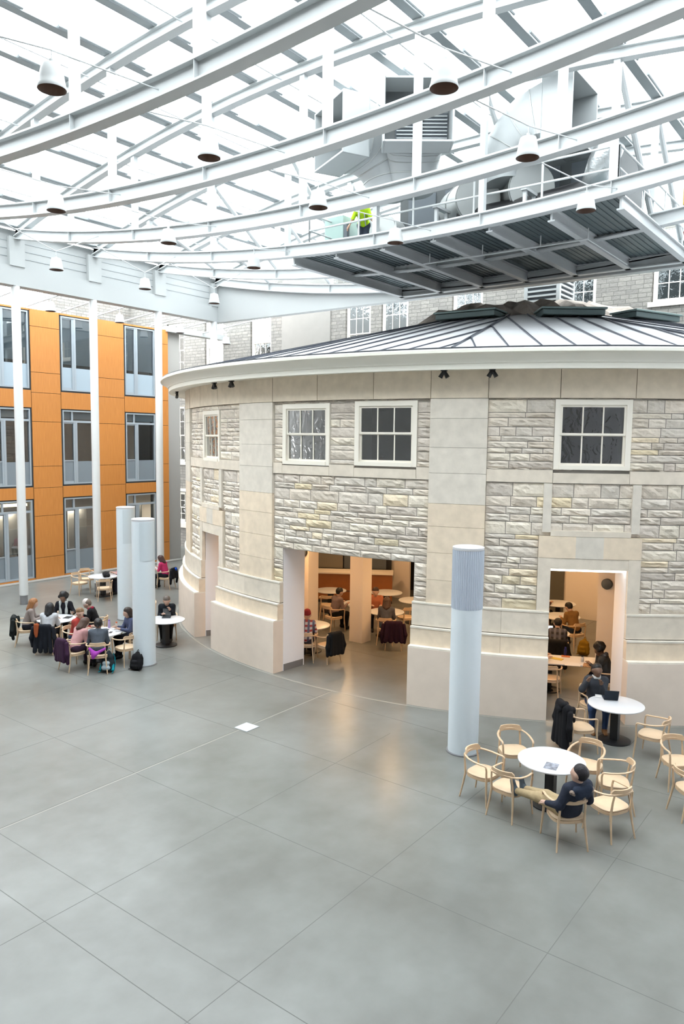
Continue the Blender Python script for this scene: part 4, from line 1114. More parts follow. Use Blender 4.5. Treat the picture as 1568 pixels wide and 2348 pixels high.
# ------------------------------------------------------------------ furniture
def make_chair():
    t = thing('armchair', 'x', 'chair')
    b = MB(); n = 32
    def sq(r, z, f=1.):
        L = []
        for k in range(n):
            a = 2 * math.pi * k / n; c, s = math.cos(a), math.sin(a); e = (abs(c) ** 3.2 + abs(s) ** 3.2) ** (-1 / 3.2)
            L.append((c * e * r * .98 * f, s * e * r * 1.04 * f, z))
        return L
    b.sweep([sq(.225, .432), sq(.235, .438), sq(.235, .452), sq(.225, .46), sq(.05, .452)], 'woodseat'); b.build('seat', t, smooth=True)
    b = MB(); b.sweep([sq(.232, .385), sq(.24, .39), sq(.24, .43), sq(.22, .43)], 'wood'); b.build('seat_frame', t, smooth=True)
    for s in (1, -1):
        b = MB(); b.tube([(.245, s * .275, 0), (.225, s * .26, .25), (.215, s * .25, .42), (.22, s * .262, .60), (.215, s * .268, .645)], [.012, .016, .019, .016, .016], 'wood', 10); b.build('leg', t, smooth=True)
        b = MB(); b.tube([(-.30, s * .23, 0), (-.25, s * .205, .25), (-.225, s * .19, .42), (-.245, s * .185, .60), (-.265, s * .175, .72)], [.012, .016, .020, .016, .014], 'wood', 10); b.build('leg', t, smooth=True)
    b = MB(); pts = []
    ctrl = [(.215, .268, .645), (.208, .269, .668), (.18, .27, .678), (.08, .278, .680), (-.03, .275, .688), (-.13, .255, .698), (-.21, .215, .710), (-.26, .16, .722), (-.285, .08, .73), (-.292, 0, .732)]
    pts = ctrl + [(x, -y, z) for x, y, z in ctrl[-2::-1]]
    b.tube(pts, .0185, 'wood', 8, flat=.8, up=(0, 0, 1)); b.build('arm_rail', t, smooth=True)
    b = MB(); secs = []
    for k in range(13):
        a = R(-40 + 80 * k / 12); f = .5 + .5 * min(1, (6.2 - abs(k - 6)) / 1.2)
        x, y = -.292 + .33 * (1 - math.cos(a)) * 1.0, .31 * math.sin(a) / math.sin(R(90)) 
        nx, ny = math.cos(a), -math.sin(a)
        z0, z1 = .70, .70 + .095 * f
        secs.append([(x - .013, y, z0), (x + .013, y, z0), (x + .006, y, z1), (x - .02, y, z1)])
    b.sweep(secs, 'wood'); b.build('backrest', t, smooth=True)
    return t
chair0 = [make_chair(), False]
def chair(x, y, yaw, label, group='pale wood armchairs'):
    if not chair0[1]: c = chair0[0]; chair0[1] = True
    else: c = copytree(chair0[0])
    c.location = (x, y, 0); c.rotation_euler = (0, 0, R(yaw)); c['label'] = label; c['group'] = group
    return c
def make_table():
    t = thing('round_table', 'x', 'table')
    b = MB(); b.lathe([(.0, .715), (.52, .715), (.53, .722), (.53, .738), (.522, .742), (0, .742)], 'table', n=64, caps=False); b.build('tabletop', t, smooth=True)
    b = MB(); b.box((-.075, -.075, .03), (.075, .075, .70), 'black'); b.box((-.2, -.2, .70), (.2, .2, .715), 'black'); b.build('pedestal', t, bevel=.01)
    b = MB(); b.lathe([(0, 0), (.31, 0), (.31, .02), (.29, .03), (0, .035)], 'black', n=40, caps=False); b.build('base', t, smooth=True)
    return t
table0 = [make_table(), False]
def table(x, y, label, group='round white tables'):
    if not table0[1]: c = table0[0]; table0[1] = True
    else: c = copytree(table0[0])
    c.location = (x, y, 0); c['label'] = label; c['group'] = group; return c
G1 = 'pale wood armchairs in the open court'; G2 = 'pale wood armchairs inside the rotunda'
# right foreground group
table(11.36, 4.31, 'round white table with a sheet of paper on it, nearest the camera')
table(14.68, 4.32, 'round white table with a dark tablet, in front of the narrow doorway')
for x, y, a, l in [(10.88, 5.26, -97, 'pale wood armchair left of the nearest table, close to the grey cylinder'), (12.0, 5.24, -138, 'empty pale wood armchair behind the nearest table, facing the camera'),
                   (12.22, 4.03, -176, 'pale wood armchair behind the nearest table, right of the black coat'), (11.87, 3.47, 115, 'pale wood armchair right of the nearest table, turned left'),
                   (11.06, 3.28, 62, 'empty pale wood armchair at the right elbow of the man in the navy parka'), (10.39, 3.7, 42, 'pale wood armchair in which the man in the navy parka sits'),
                   (10.66, 4.7, -6, 'pale wood armchair with the resting feet of the man in khaki trousers on it'), (14.33, 3.53, 88, 'empty pale wood armchair right of the table with the tablet'),
                   (13.37, 2.85, -140, 'pale wood armchair at the right frame edge, the upper of two'), (12.40, 2.40, -48, 'pale wood armchair cut by the right frame edge, the lower of two'),
                   (13.83, 4.72, -45, 'pale wood armchair with the black padded coat over its back'), (15.25, 4.95, -130, 'pale wood armchair of the woman in the dark grey sweater'),
                   # left groups
                   (11.12, 18.35, 38, 'pale wood armchair with dark coats hanging down its back, left group'), (11.15, 19.45, -35, 'pale wood armchair of the woman with ginger hair'),
                   (12.35, 19.45, -140, 'pale wood armchair of the person with curly black hair'), (12.45, 18.05, 135, 'pale wood armchair of the bald person in a black jacket'),
                   (10.7, 16.5, 0, 'pale wood armchair of the woman in the pink sweater'), (10.95, 15.85, 52, 'pale wood armchair with a purple cloth, its back to the camera'),
                   (11.78, 15.85, 84, 'empty pale wood armchair between the teal rucksack and the front grey cylinder'), (11.35, 17.45, -65, 'pale wood armchair of the woman with glasses in the left group'),
                   (12.4, 16.35, 165, 'pale wood armchair of the girl with long dark hair'), (14.1, 17.0, -135, 'pale wood armchair of the man in the black jacket at his own table'),
                   (14.35, 18.35, -127, 'empty pale wood armchair half hidden behind the front grey cylinder'), (14.9, 18.95, -127, 'pale wood armchair behind the bald man at his own table'),
                   (16.1, 24.35, -80, 'pale wood armchair at the far table, left one with its back to the wood wall'), (16.1, 22.85, 55, 'pale wood armchair at the far table, its back to the camera'),
                   (16.75, 24.9, -110, 'pale wood armchair at the far table, half hidden behind the leftmost one'), (17.35, 23.35, 170, 'pale wood armchair of the person hidden behind the rear grey cylinder'),
                   (18.86, 22.8, 110, 'pale wood armchair of the woman in the pink top')]:
    chair(x, y, a, l, G1)
for x, y, l in [(11.7, 18.85, 'round white table with papers, farther table of the left group'), (11.62, 16.65, 'round white table with cups and a phone, nearer table of the left group'),
                (13.58, 16.45, 'round white table of the man in the black jacket'), (18.6, 23.65, 'round white table with the red laptop, mostly behind the front grey cylinder'),
                (16.5, 23.5, 'round white table with a black bag in front of the wood wall')]: table(x, y, l)
# tables and chairs inside the rotunda
for x, y, l in [(15.75, 12.95, 'round white table of the person in the red beanie'), (18.85, 13.55, 'round white table of the person in the mauve top, partly behind the pillar'),
                (19.9, 15.5, 'empty round table in front of the orange counter, seen in the wide doorway'), (18.45, 12.25, 'round white table just right of the square pillar'),
                (20.85, 13.85, 'round table behind the girl in grey, left one'), (20.4, 12.45, 'round table behind the girl in grey, right one'),
                (21.3, 7.95, 'round table of the man in the brown sweater'), (23.0, 8.7, 'round table at the back wall, seen through the narrow doorway')]: table(x, y, l, 'round tables inside the rotunda')
for x, y, a, l in [(15.02, 12.5, 32, 'pale wood armchair of the person in the red beanie'), (15.3, 12.0, 75, 'pale wood armchair with a black coat hung over it, in the wide doorway'),
                   (17.95, 13.86, -15, 'pale wood armchair of the person in the mauve top'), (17.45, 11.35, 35, 'pale wood armchair with the dark purple coat'),
                   (17.75, 11.8, 28, 'pale wood armchair of the girl in the grey top'), (19.3, 12.1, 60, 'pale wood armchair between the girl in grey and the back tables'),
                   (19.1, 15.0, 30, 'pale wood armchair left of the empty table by the counter'), (20.1, 14.1, 0, 'pale wood armchair at the left back table'),
                   (16.36, 6.35, 20, 'pale wood armchair just inside the narrow doorway, left side'), (20.7, 7.35, 60, 'pale wood armchair of the man in the brown sweater'),
                   (16.95, 5.15, 95, 'pale wood armchair of the woman in the grey hooded top'), (18.5, 7.0, 20, 'pale wood armchair of the person in the dark check shirt'),
                   (22.3, 9.1, -20, 'pale wood armchair at the back table inside the narrow doorway')]:
    chair(x, y, a, l, G2)
# rectangular table in the narrow doorway
t = thing('rectangular_table', 'rectangular white table covered with papers, just inside the narrow doorway', 'table', (17.05, 6.05, 0), R(-50 + 0))
b = MB(); b.box((-.38, -.86, .715), (.38, .86, .742), 'table'); b.build('tabletop', t, bevel=.006)
for s in (-1, 1):
    b = MB(); b.box((-.06, s * .5 - .06, .03), (.06, s * .5 + .06, .715), 'black'); b.build('pedestal', t, bevel=.01); b = MB(); b.lathe([(0, 0), (.27, 0), (.27, .02), (0, .035)], 'black', (0, s * .5, 0), 32, False); b.build('base', t)
t['label'] = 'rectangular white table covered with papers, just inside the narrow doorway'
t.location = (17.03, 6.07, 0); t.rotation_euler = (0, 0, R(26))

# ------------------------------------------------------------------ things on tables
def slabobj(name, label, cat, x, y, z, yaw, w, d, hh, m, group=None, bev=.004):
    b = MB(); b.box((-d / 2, -w / 2, 0), (d / 2, w / 2, hh), m); o = b.build(name, bevel=bev); o.location = (x, y, z); o.rotation_euler = (0, 0, R(yaw)); return tag(o, label, cat, group)
def laptop(x, y, z, yaw, label, m, scr='black', tilt=105, w=.33, cat='laptop', name='laptop'):
    t = thing(name, label, cat, (x, y, z), R(yaw)); b = MB(); b.box((-.12, -w / 2, 0), (.12, w / 2, .016), m); b.build('keyboard_base', t, bevel=.004)
    a = R(tilt - 90); b = MB(); T = Matrix.Translation((.12, 0, .014)) @ Matrix.Rotation(a, 4, 'Y'); b.box((-.004, -w / 2, 0), (.006, w / 2, .22), m, T); ld_ = b.build('lid', t, bevel=.003)
    b = MB(); b.box((-.006, -w / 2 + .012, .012), (-.004, w / 2 - .012, .208), scr, T); b.build('screen', ld_)
    return t
TT = .742
paperl = mat('open_leaflet', (.74, .75, .82), .7)
slabobj('paper_sheet', 'large pale sheet of paper lying at the right side of the nearest table', 'paper', 11.42, 4.05, TT, 25, .30, .42, .002, paperl)
slabobj('magazine', 'small magazine with dark pictures lying on the nearest table', 'magazine', 11.12, 4.22, TT, 10, .2, .26, .004, mat('printed_page', (.30, .32, .38), .5, var=.7, vscale=14))
laptop(14.93, 4.52, TT, -152, 'dark tablet in a folding case standing on the table before the narrow doorway', cm((.03, .04, .055)), tilt=112, w=.27, cat='tablet', name='tablet')
slabobj('notebook', 'small white notebook beside the dark tablet', 'notebook', 14.90, 4.74, TT, 20, .12, .17, .012, 'paper')
laptop(13.75, 16.62, TT, 45, 'dark tablet held up by the man in the black jacket', cm((.04, .05, .06)), tilt=120, w=.24, cat='tablet', name='tablet')
laptop(18.62, 23.40, TT, 125, 'bright red laptop in front of the woman in the pink top', cm((.60, .02, .05)), tilt=108, w=.34)
for k, (x, y, a) in enumerate(((11.55, 18.95, 20), (11.85, 18.75, 60), (11.6, 18.6, -10))):
    slabobj('paper_sheet', ('white sheet of paper on the left group table, farthest from the camera', 'white sheet of paper at the right side of the left group table', 'white sheet of paper at the near side of the left group table')[k], 'paper', x, y, TT, a, .21, .3, .003, 'paper', 'papers on the table of the left group')
slabobj('tablet', 'black tablet lying flat among the papers of the left group', 'tablet', 11.95, 18.7, TT + .003, 30, .18, .25, .01, 'black')
slabobj('phone', 'black phone lying on the nearer table of the left group', 'phone', 11.72, 16.4, TT, 40, .075, .15, .01, 'black')
slabobj('phone', 'second dark phone beside the purple bottle', 'phone', 11.85, 16.75, TT, 80, .075, .15, .01, 'black')
slabobj('notebook', 'open white notebook before the woman in the pink sweater', 'notebook', 11.35, 16.5, TT, 10, .2, .28, .01, 'paper')
def bottle(x, y, z, m1, m2, l, hh=.2, r=.035):
    t = thing('drink_bottle' if hh > .15 else 'drink_cup', l, 'bottle' if hh > .15 else 'cup', (x, y, z)); b = MB(); b.lathe([(0, 0), (r * .85, 0), (r, .02), (r, hh * .7), (r * .6, hh * .85), (r * .6, hh * .88), (0, hh * .88)], m1, n=16, caps=False); b.build('vessel', t, True)
    b = MB(); b.lathe([(r * .65, hh * .86), (r * .65, hh), (0, hh)], m2, n=12, caps=False); b.build('cap', t, True)
bottle(12.0, 16.85, TT, cm((.60, .45, .75), .3), cm((.35, .2, .6), .4), 'purple drink bottle on the nearer table of the left group', .22)
bottle(12.05, 16.6, TT, cm((.85, .75, .7), .3), cm((.95, .16, .03), .4), 'drink bottle with a bright orange cap on the left group table', .19)
bottle(18.25, 12.0, TT, 'paper', 'paper', 'white paper cup on the table right of the square pillar', .12, .04)
bottle(20.5, 12.2, TT, cm((.6, .2, .15), .4), 'paper', 'small reddish cup on the right back table', .1, .05)
# papers etc. on the rectangular table
yel = mat('yellow_folder', (.75, .55, .06), .5)
slabobj('folder', 'yellow folder lying on the rectangular table in the narrow doorway', 'folder', 16.92, 6.42, TT, 0, .34, .16, .01, yel)
slabobj('notebook', 'orange-red notebook behind the yellow folder', 'notebook', 17.25, 6.30, TT, 20, .2, .14, .012, mat('orange_cover', (.62, .17, .04), .5))
slabobj('paper_sheet', 'white sheets lying at the near end of the rectangular table', 'paper', 16.72, 5.95, TT, 26, .35, .26, .004, 'paper')
slabobj('food_tray', 'small tray with brown food at the right edge of the rectangular table', 'tray', 16.85, 5.62, TT, 15, .22, .3, .02, mat('food_tray_mix', (.42, .22, .10), .6, var=.5, vscale=20))
bottle(17.1, 5.85, TT, 'paper', cm((.05, .05, .05)), 'white paper cup standing on the rectangular table', .13, .04)
bottle(17.35, 6.35, TT, cm((.02, .03, .15), .3), cm((.02, .03, .25), .4), 'dark blue drink bottle at the back of the rectangular table', .2)
laptop(18.9, 7.45, TT - .0, 20, 'open laptop with a bright screen beside the person in the dark check shirt', 'alu', mat('laptop_screen', (.6, .75, .9), .4, emit=(.65, .82, 1), estr=.8), tilt=100)
table(19.25, 7.5, 'round table of the person in the dark check shirt, inside the narrow doorway', 'round tables inside the rotunda')
t = thing('messenger_bag', 'black bag lying on the table in front of the wood wall', 'bag', (16.5, 23.3, TT), R(-30)); b = MB(); surf_into(b, [((-.06, -.22, .07), (-.06, .22, .07), .065, .06), ((.06, -.2, .07), (.06, .2, .07), .065, .07), ((0, -.15, .12), (0, .2, .10), .05, .05)], cm((.012, .012, .015)), .02); b.build('bag_body', t, True)
b = MB(); b.tube([(0, -.25, .1), (.1, -.1, .17), (.12, .1, .16), (0, .26, .1)], .012, 'black', 6); b.build('strap', t, True)

# ------------------------------------------------------------------ coats over chairs, rucksacks
def coat(x, y, yaw, label, col, wid=.24, drop=.62, thick=.05, zt_=.80, hoodie=False, sleeves=True):
    """garment hung over a chair back; local x points the way the chair faces, chair origin as for chair()"""
    t = thing('coat', label, 'coat', (x, y, 0), R(yaw)); m = cm(col, .8); c = []
    for s in (-.9, -.3, .3, .9):
        c.append(((-.35, s * wid * .75, zt_), (-.36 - .03 * abs(s), s * wid, zt_ - drop), thick, thick * 1.1))
    c += [((-.33, -wid * .7, zt_ - .02), (-.33, wid * .7, zt_ - .02), thick * 1.1, thick * 1.1), ((-.22, -wid * .6, zt_ - .02), (-.20, -wid * .5, zt_ - .25), thick * .7, thick * .6), ((-.22, wid * .6, zt_ - .02), (-.20, wid * .5, zt_ - .25), thick * .7, thick * .6)]
    b = MB(); surf_into(b, c, m, .02, .02); b.build('coat_body', t, True)
    if sleeves:
        for s in (-1, 1): b = MB(); surf_into(b, [((-.33, s * (wid + .02), zt_ - .06), (-.36, s * (wid + .07), zt_ - .32), .055, .05), ((-.36, s * (wid + .07), zt_ - .32), (-.33, s * (wid + .05), zt_ - .55), .05, .042)], m, .02); b.build('sleeve', t, True)
    if hoodie: b = MB(); surf_into(b, [((-.38, -.1, zt_ + .05), (-.38, .1, zt_ + .05), .07, .07), ((-.44, -.06, zt_ - .05), (-.44, .06, zt_ - .05), .05, .05)], m, .02); b.build('hood', t, True)
    return t
coat(13.83, 4.72, -45, 'long black padded coat hung over the chair by the narrow doorway', (.010, .010, .013), wid=.25, drop=.72, thick=.07, zt_=.86, hoodie=True)
coat(11.12, 18.35, 38, 'long dark navy coat hanging from the chair of the woman in white', (.014, .017, .025), wid=.24, drop=.68)
coat(11.15, 19.45, -35, 'dark padded coat over the chair of the woman with ginger hair', (.012, .016, .016), wid=.2, drop=.45)
t = thing('scarf', 'rust orange scarf hanging over the dark navy coat of the left group', 'scarf', (11.12, 18.35, 0), R(38)); b = MB(); surf_into(b, [((-.42, .12, .84), (-.47, .13, .55), .05, .035), ((-.42, .17, .84), (-.46, .16, .62), .04, .03)], cm((.38, .09, .03)), .018); b.build('scarf_cloth', t, True)
coat(15.3, 12.0, 75, 'black coat hung over a chair in the wide doorway', (.010, .011, .013), wid=.2, drop=.5, thick=.06)
coat(17.45, 11.35, 35, 'dark purple coat hung over a chair at the right of the wide doorway', (.035, .010, .028), wid=.26, drop=.5, thick=.06)
coat(10.7, 16.5, 0, 'dark plum coat hanging behind the woman in the pink sweater', (.05, .018, .05), wid=.18, drop=.5, thick=.045)
coat(18.86, 22.8, 110, 'black jacket with a bright blue lining behind the woman in the pink top', (.012, .012, .016), wid=.18, drop=.32)
b = MB(); surf_into(b, [((0, 0, 0), (.04, .05, -.04), .055, .05)], cm((.02, .12, .75)), .018); o = b.build('blue_hat', smooth=True); o.location = (19.02, 22.42, .80); tag(o, 'bright blue bundle of cloth on the back of the far chair', 'hat')
coat(18.5, 7.0, 20, 'black coat behind the person in the dark check shirt', (.010, .010, .012), wid=.24, drop=.62, thick=.06)
t = thing('cloth_bundle', 'bright purple cloth hanging through the back of a chair in the left group', 'cloth', (10.95, 15.85, 0), R(52)); b = MB(); surf_into(b, [((-.27, .18, .66), (-.30, .06, .52), .035, .05), ((-.30, .06, .52), (-.28, -.18, .64), .045, .03), ((-.30, .10, .55), (-.30, .10, .44), .05, .04)], cm((.50, .08, .55)), .018); b.build('cloth_folds', t, True)
b = MB(); surf_into(b, [((10.78, 15.93, .50), (10.98, 16.05, .52), .09, .10)], cm((.03, .03, .04)), .02); tag(b.build('dark_bag', smooth=True), 'dark bag lying on the seat of the chair with the purple cloth', 'bag')
def rucksack(x, y, yaw, label, c1, c2=None, c3=None, lean=12, s=1.):
    t = thing('rucksack', label, 'rucksack', (x, y, 0), R(yaw)); m = cm(c1)
    T = Matrix.Rotation(R(-lean), 4, 'Y') @ Matrix.Scale(s, 4)
    q = lambda a: tuple(T @ Vector(a))
    b = MB(); surf_into(b, [(q((0, -.08, .09)), q((0, .08, .09)), .09, .09), (q((0, -.07, .2)), q((0, .07, .2)), .095, .095), (q((0, -.06, .32)), q((0, .06, .32)), .08, .08), (q((0, 0, .38)), q((-.01, 0, .42)), .07, .05)], m, .02, .02); pk_ = b.build('pack_body', t, True)
    b = MB(); surf_into(b, [(q((.09, -.05, .1)), q((.09, .05, .1)), .055, .055), (q((.09, -.04, .2)), q((.09, .04, .2)), .05, .05)], cm(c2 or c1), .018); b.build('front_pocket', t, True)
    b = MB(); b.tube([q((-.02, -.03, .47)), q((-.03, 0, .51)), q((-.02, .03, .47))], .009, cm(c3 or c1), 6); b.build('handle', pk_, True)
    for e in (-1, 1): b = MB(); b.tube([q((-.07, e * .07, .4)), q((-.13, e * .09, .3)), q((-.14, e * .1, .15)), q((-.06, e * .12, .05)), q((.1, e * .15, .01))], .014, cm(c3 or c1), 6, flat=.5); b.build('strap', t, True)
    if c2:
        for e in (-1, 1): b = MB(); surf_into(b, [(q((.03, e * .13, .07)), q((.02, e * .12, .2)), .045, .03)], cm(c3), .018); b.build('side_pocket', t, True)
    return t
rucksack(11.03, 15.60, -150, 'teal, white and dark rucksack standing beside the chair with the purple cloth', (.02, .03, .035), (.45, .55, .60), (.01, .36, .44), s=1.18)
rucksack(11.60, 15.22, -160, 'plain black rucksack leaning near the front grey cylinder', (.010, .010, .012), s=1.0)
rucksack(20.2, 6.9, 180, 'ochre yellow rucksack hanging by the chair of the man in the brown sweater', (.30, .17, .01), s=1.0)

# ------------------------------------------------------------------ people
def scarf_x(t, T, H, sh, el, wr):
    b = MB(); surf_into(b, [(T((.05, .09, .50)), T((.12, .08, .2)), .035, .045), (T((.05, -.09, .50)), T((.12, -.08, .2)), .035, .045), (T((-.06, -.07, .52)), T((-.06, .07, .52)), .035, .035), (T((.05, .08, .52)), T((-.06, .07, .52)), .035, .035), (T((.05, -.08, .52)), T((-.06, -.07, .52)), .035, .035)], cm((.72, .76, .75)), .018); b.build('scarf', t, True)
def glasses_x(t, T, H, sh, el, wr):
    b = MB()
    for s in (1, -1):
        c = H(.100, s * .033, .018); pts = [H(.102, s * .033 + .022 * math.cos(a), .018 + .017 * math.sin(a)) for a in [2 * math.pi * k / 10 for k in range(10)]]
        b.tube(pts, .004, 'black', 5, closed=True); b.tube([H(.10, s * .055, .02), H(.0, s * .095, .015)], .003, 'black', 4)
    b.build('glasses', t, True)
def cap_x(t, T, H, sh, el, wr):
    b = MB(); surf_into(b, [(H(-.01, 0, .055), H(-.02, 0, .075), .104, .098)], cm((.80, .72, .68)), .016, .014); b.build('knit_cap', t, True)
    b = MB(); surf_into(b, [(T((.03, -.07, .50)), T((.03, .07, .50)), .04, .04), (T((-.06, -.05, .50)), T((-.06, .05, .50)), .035, .035)], cm((.40, .02, .06)), .018); b.build('scarf', t, True)
def fur_x(t, T, H, sh, el, wr):
    b = MB(); surf_into(b, [(T((-.09, -.19, .45)), T((-.13, 0, .39)), .035, .045), (T((-.09, .19, .47)), T((-.13, 0, .39)), .035, .045)], mat('fur_trim', (.42, .32, .26), .95, var=.5, vscale=40, bump=1., bscale=60), .016); b.build('fur_trim', t, True)
    b = MB(); surf_into(b, [(T((-.08, -.12, .47)), T((-.08, .12, .47)), .065, .065), (T((-.12, -.08, .40)), T((-.12, .08, .40)), .06, .06)], cm((.025, .035, .06)), .018); b.build('hood', t, True)
def hood_x(t, T, H, sh, el, wr):
    b = MB(); surf_into(b, [(T((-.07, -.07, .50)), T((-.07, .07, .50)), .055, .055)], cm((.10, .10, .11)), .018); b.build('hood', t, True)
def vest_x(t, T, H, sh, el, wr):
    st = mat('reflective_strip', (.6, .62, .62), .4)
    b = MB()
    for s in (-1, 1): b.tube([T((.125, s * .08, .42)), T((.135, s * .08, .2)), T((.125, s * .08, .03))], .018, st, 6, flat=.4)
    for s in (-1, 1): b.tube([T((-.115, s * .08, .42)), T((-.125, s * .08, .2)), T((-.125, s * .08, .03))], .018, st, 6, flat=.4)
    b.build('reflective_strip', t, True)
def collar_x(t, T, H, sh, el, wr):
    b = MB(); surf_into(b, [(T((.06, -.04, .51)), T((.06, .04, .51)), .02, .02), (T((.06, -.04, .51)), T((-.02, -.075, .53)), .02, .018), (T((.06, .04, .51)), T((-.02, .075, .53)), .02, .018)], cm((.75, .75, .74)), .014); b.build('collar', t, True)

NAVY = (.030, .036, .058)
person(10.36, 3.66, 62, 'man in a navy parka with fur trim, his feet up on a chair', NAVY, (.50, .38, .22), (.012, .008, .012), lean=-24, head=(4, 25), seat=.43, h=.015,
       hands=((.12, .30, .62), (.10, -.26, .60)), feet=((.90, .34, .50), (.92, .18, .50)), knees=(.1, .1, 1), shoes=(.10, .13, .16), bulk=1.22, extra=fur_x, top_name='parka')
person(15.2, 4.9, -150, 'woman in a dark grey sweater with a white collar, hands raised, facing the camera', (.055, .060, .072), (.05, .09, .20), (.010, .008, .008), 'dark', lean=6, head=(-4, 8), h=.015,
       hands=((.28, .05, .98), (.30, -.22, 1.04)), hairstyle='bun', shoes=(.35, .16, .06), bulk=1.15, extra=collar_x)
person(16.95, 5.15, 95, 'woman with black hair in a dark grey hooded top at the rectangular table', (.06, .06, .062), (.03, .04, .07), (.008, .007, .008), 'dark', lean=22, head=(20, 20), hairstyle='curly', extra=hood_x, hands=((.42, .1, .80), (.3, -.05, 1.0)), top_name='hooded_top')
person(18.5, 7.0, 20, 'person in a dark check shirt seen from behind inside the narrow doorway', plaid('dark_check_shirt', (.05, .05, .08), (.015, .015, .02), (.10, .10, .13)), (.01, .01, .012), (.010, .008, .008), lean=25, head=(30, 0))
person(20.75, 7.35, 60, 'man in a brown sweater bent over his laptop at the back of the narrow doorway', (.30, .16, .05), (.02, .03, .05), (.01, .008, .007), 'light', lean=22, head=(38, 0))
person(22.3, 9.1, -20, 'person at the far back table, cut by the left side of the narrow doorway', (.10, .04, .03), (.02, .02, .02), (.01, .008, .007), 'light', lean=10, hairstyle='short')
person(16.55, 6.95, -60, 'person in a reddish top, cut by the left side of the narrow doorway', (.45, .15, .12), (.02, .02, .03), (.02, .012, .01), lean=20)
# wide doorway
person(15.02, 12.5, 32, 'person in a red beanie and a plaid shirt seen from behind', plaid('plaid_shirt', (.50, .50, .54), (.30, .05, .06), (.10, .11, .18)), (.05, .05, .07), (.05, .03, .02), lean=10, hairstyle='beanie', head=(12, 0), top_name='plaid_shirt')
person(17.95, 13.86, -15, 'person with short black hair in a mauve top, left of the square pillar', (.27, .19, .18), (.01, .01, .012), (.008, .006, .006), 'light', lean=18, head=(20, -10))
person(17.75, 11.8, 28, 'girl with long brown hair in a grey top, right of the square pillar', (.12, .12, .14), (.07, .10, .15), (.10, .05, .03), lean=16, hairstyle='long', head=(18, 0))
person(19.0, 13.05, -140, 'person in an orange top half hidden behind the square pillar', (.60, .20, .10), (.02, .02, .03), (.06, .03, .02), lean=12)
# left groups
person(11.12, 18.35, 38, 'woman with long black hair in a white shirt, her back to the camera', (.62, .64, .68), (.02, .02, .03), (.008, .008, .010), 'mid', lean=14, hairstyle='long', top_name='shirt')
person(11.15, 19.45, -35, 'woman with ginger hair in a grey-brown top at the left end of the group', (.34, .28, .26), (.02, .02, .03), (.36, .15, .05), lean=16, hairstyle='long')
person(12.35, 19.45, -140, 'person with curly black hair, black coat and white scarf, facing the camera', (.012, .012, .018), (.012, .012, .016), (.008, .007, .008), 'dark', lean=10, hairstyle='curly', extra=scarf_x, hands=((.4, .34, .80), (.42, -.22, .80)), head=(10, 0), top_name='coat')
person(12.45, 18.05, 135, 'person in a pale knit cap and a black jacket bending to the left', (.012, .012, .015), (.012, .012, .016), (.2, .15, .12), lean=20, head=(30, 0), hairstyle='short', extra=cap_x, top_name='jacket')
person(10.7, 16.5, 0, 'woman with brown hair in a pink sweater leaning over the left group table', (.66, .36, .36), (.06, .03, .06), (.10, .05, .035), lean=28, hairstyle='long', head=(30, 0))
person(11.35, 17.45, -65, 'woman with glasses, blue scarf and red shirt in the left group', (.45, .06, .05), (.03, .05, .10), (.24, .13, .06), lean=14, hairstyle='bun', extra=glasses_x, head=(12, -35))
person(10.95, 15.85, 52, 'person with tied dark hair in a slate grey top, back to the camera, left group', (.085, .10, .125), (.012, .014, .02), (.014, .011, .011), 'dark', lean=24, hairstyle='bun', head=(24, 0))
person(12.4, 16.35, 165, 'girl with very long dark hair beside the front grey cylinder', (.10, .12, .22), (.012, .012, .015), (.035, .02, .016), lean=12, hairstyle='long', head=(14, 0))
person(14.1, 17.0, -135, 'man with short grey hair in a black jacket reading a tablet at his own table', (.012, .015, .022), (.010, .010, .012), (.16, .13, .11), lean=16, head=(26, 0), hands=((.34, .10, .92), (.36, -.1, .80)), bulk=1.15, top_name='jacket')
person(18.86, 22.8, 110, 'woman with dark hair in a bright pink top typing on the red laptop', (.70, .05, .18), (.02, .02, .03), (.07, .03, .025), lean=18, hairstyle='long', head=(26, 0), sleeve=False)
person(17.35, 23.35, 170, 'person in a pale pink top mostly hidden behind the rear grey cylinder', (.70, .35, .38), (.03, .03, .05), (.45, .2, .15), lean=14)
person(18.45, 13.3, 205, 'worker in a bright yellow safety shirt bending forward on the plant platform', (.50, .78, .02), (.03, .04, .06), (.02, .012, .01), 'mid', lean=42, head=(35, 0), mode='stand', hands=((.35, .42, .70), (.42, -.38, .72)), feet=((.0, .1, .06), (.0, -.1, .06)), knees=(1, 0, .1), z0=11.22, extra=vest_x, sleeve=False, top_name='safety_shirt')

# ------------------------------------------------------------------ rotunda interior
b = MB()
struct_ = lambda b, n, l, c='wall': struct(b.build(n), l, c)
b.box((17.27, 12.30, 0), (17.72, 12.75, 3.3), 'int_wall'); tag(b.build('square_pillar'), 'square white pillar standing in the wide doorway', 'pillar')
b = MB(); b.box((16.35, 13.55, 0), (16.8, 14.0, 3.3), 'int_wall'); tag(b.build('square_pillar'), 'square white pillar with a round black speaker, left in the wide doorway', 'pillar')
b = MB(); b.box((18.15, 5.45, 0), (18.6, 5.9, 3.3), 'int_wall'); tag(b.build('square_pillar'), 'square white pillar with a round black speaker, right in the narrow doorway', 'pillar')
def speaker(x, y, z, yaw, l):
    t = thing('wall_speaker', l, 'speaker', (x, y, z), R(yaw)); b = MB(); v = []
    b.tube([(0, 0, 0), (.06, 0, 0)], .13, 'black', 24); hs_ = b.build('housing', t, True); b = MB(); b.tube([(.06, 0, 0), (.075, 0, 0)], [.12, .09], 'louver', 24); b.build('grille', hs_, True)
speaker(16.35, 13.72, 2.62, 180, 'round black speaker at the top of the left pillar in the wide doorway')
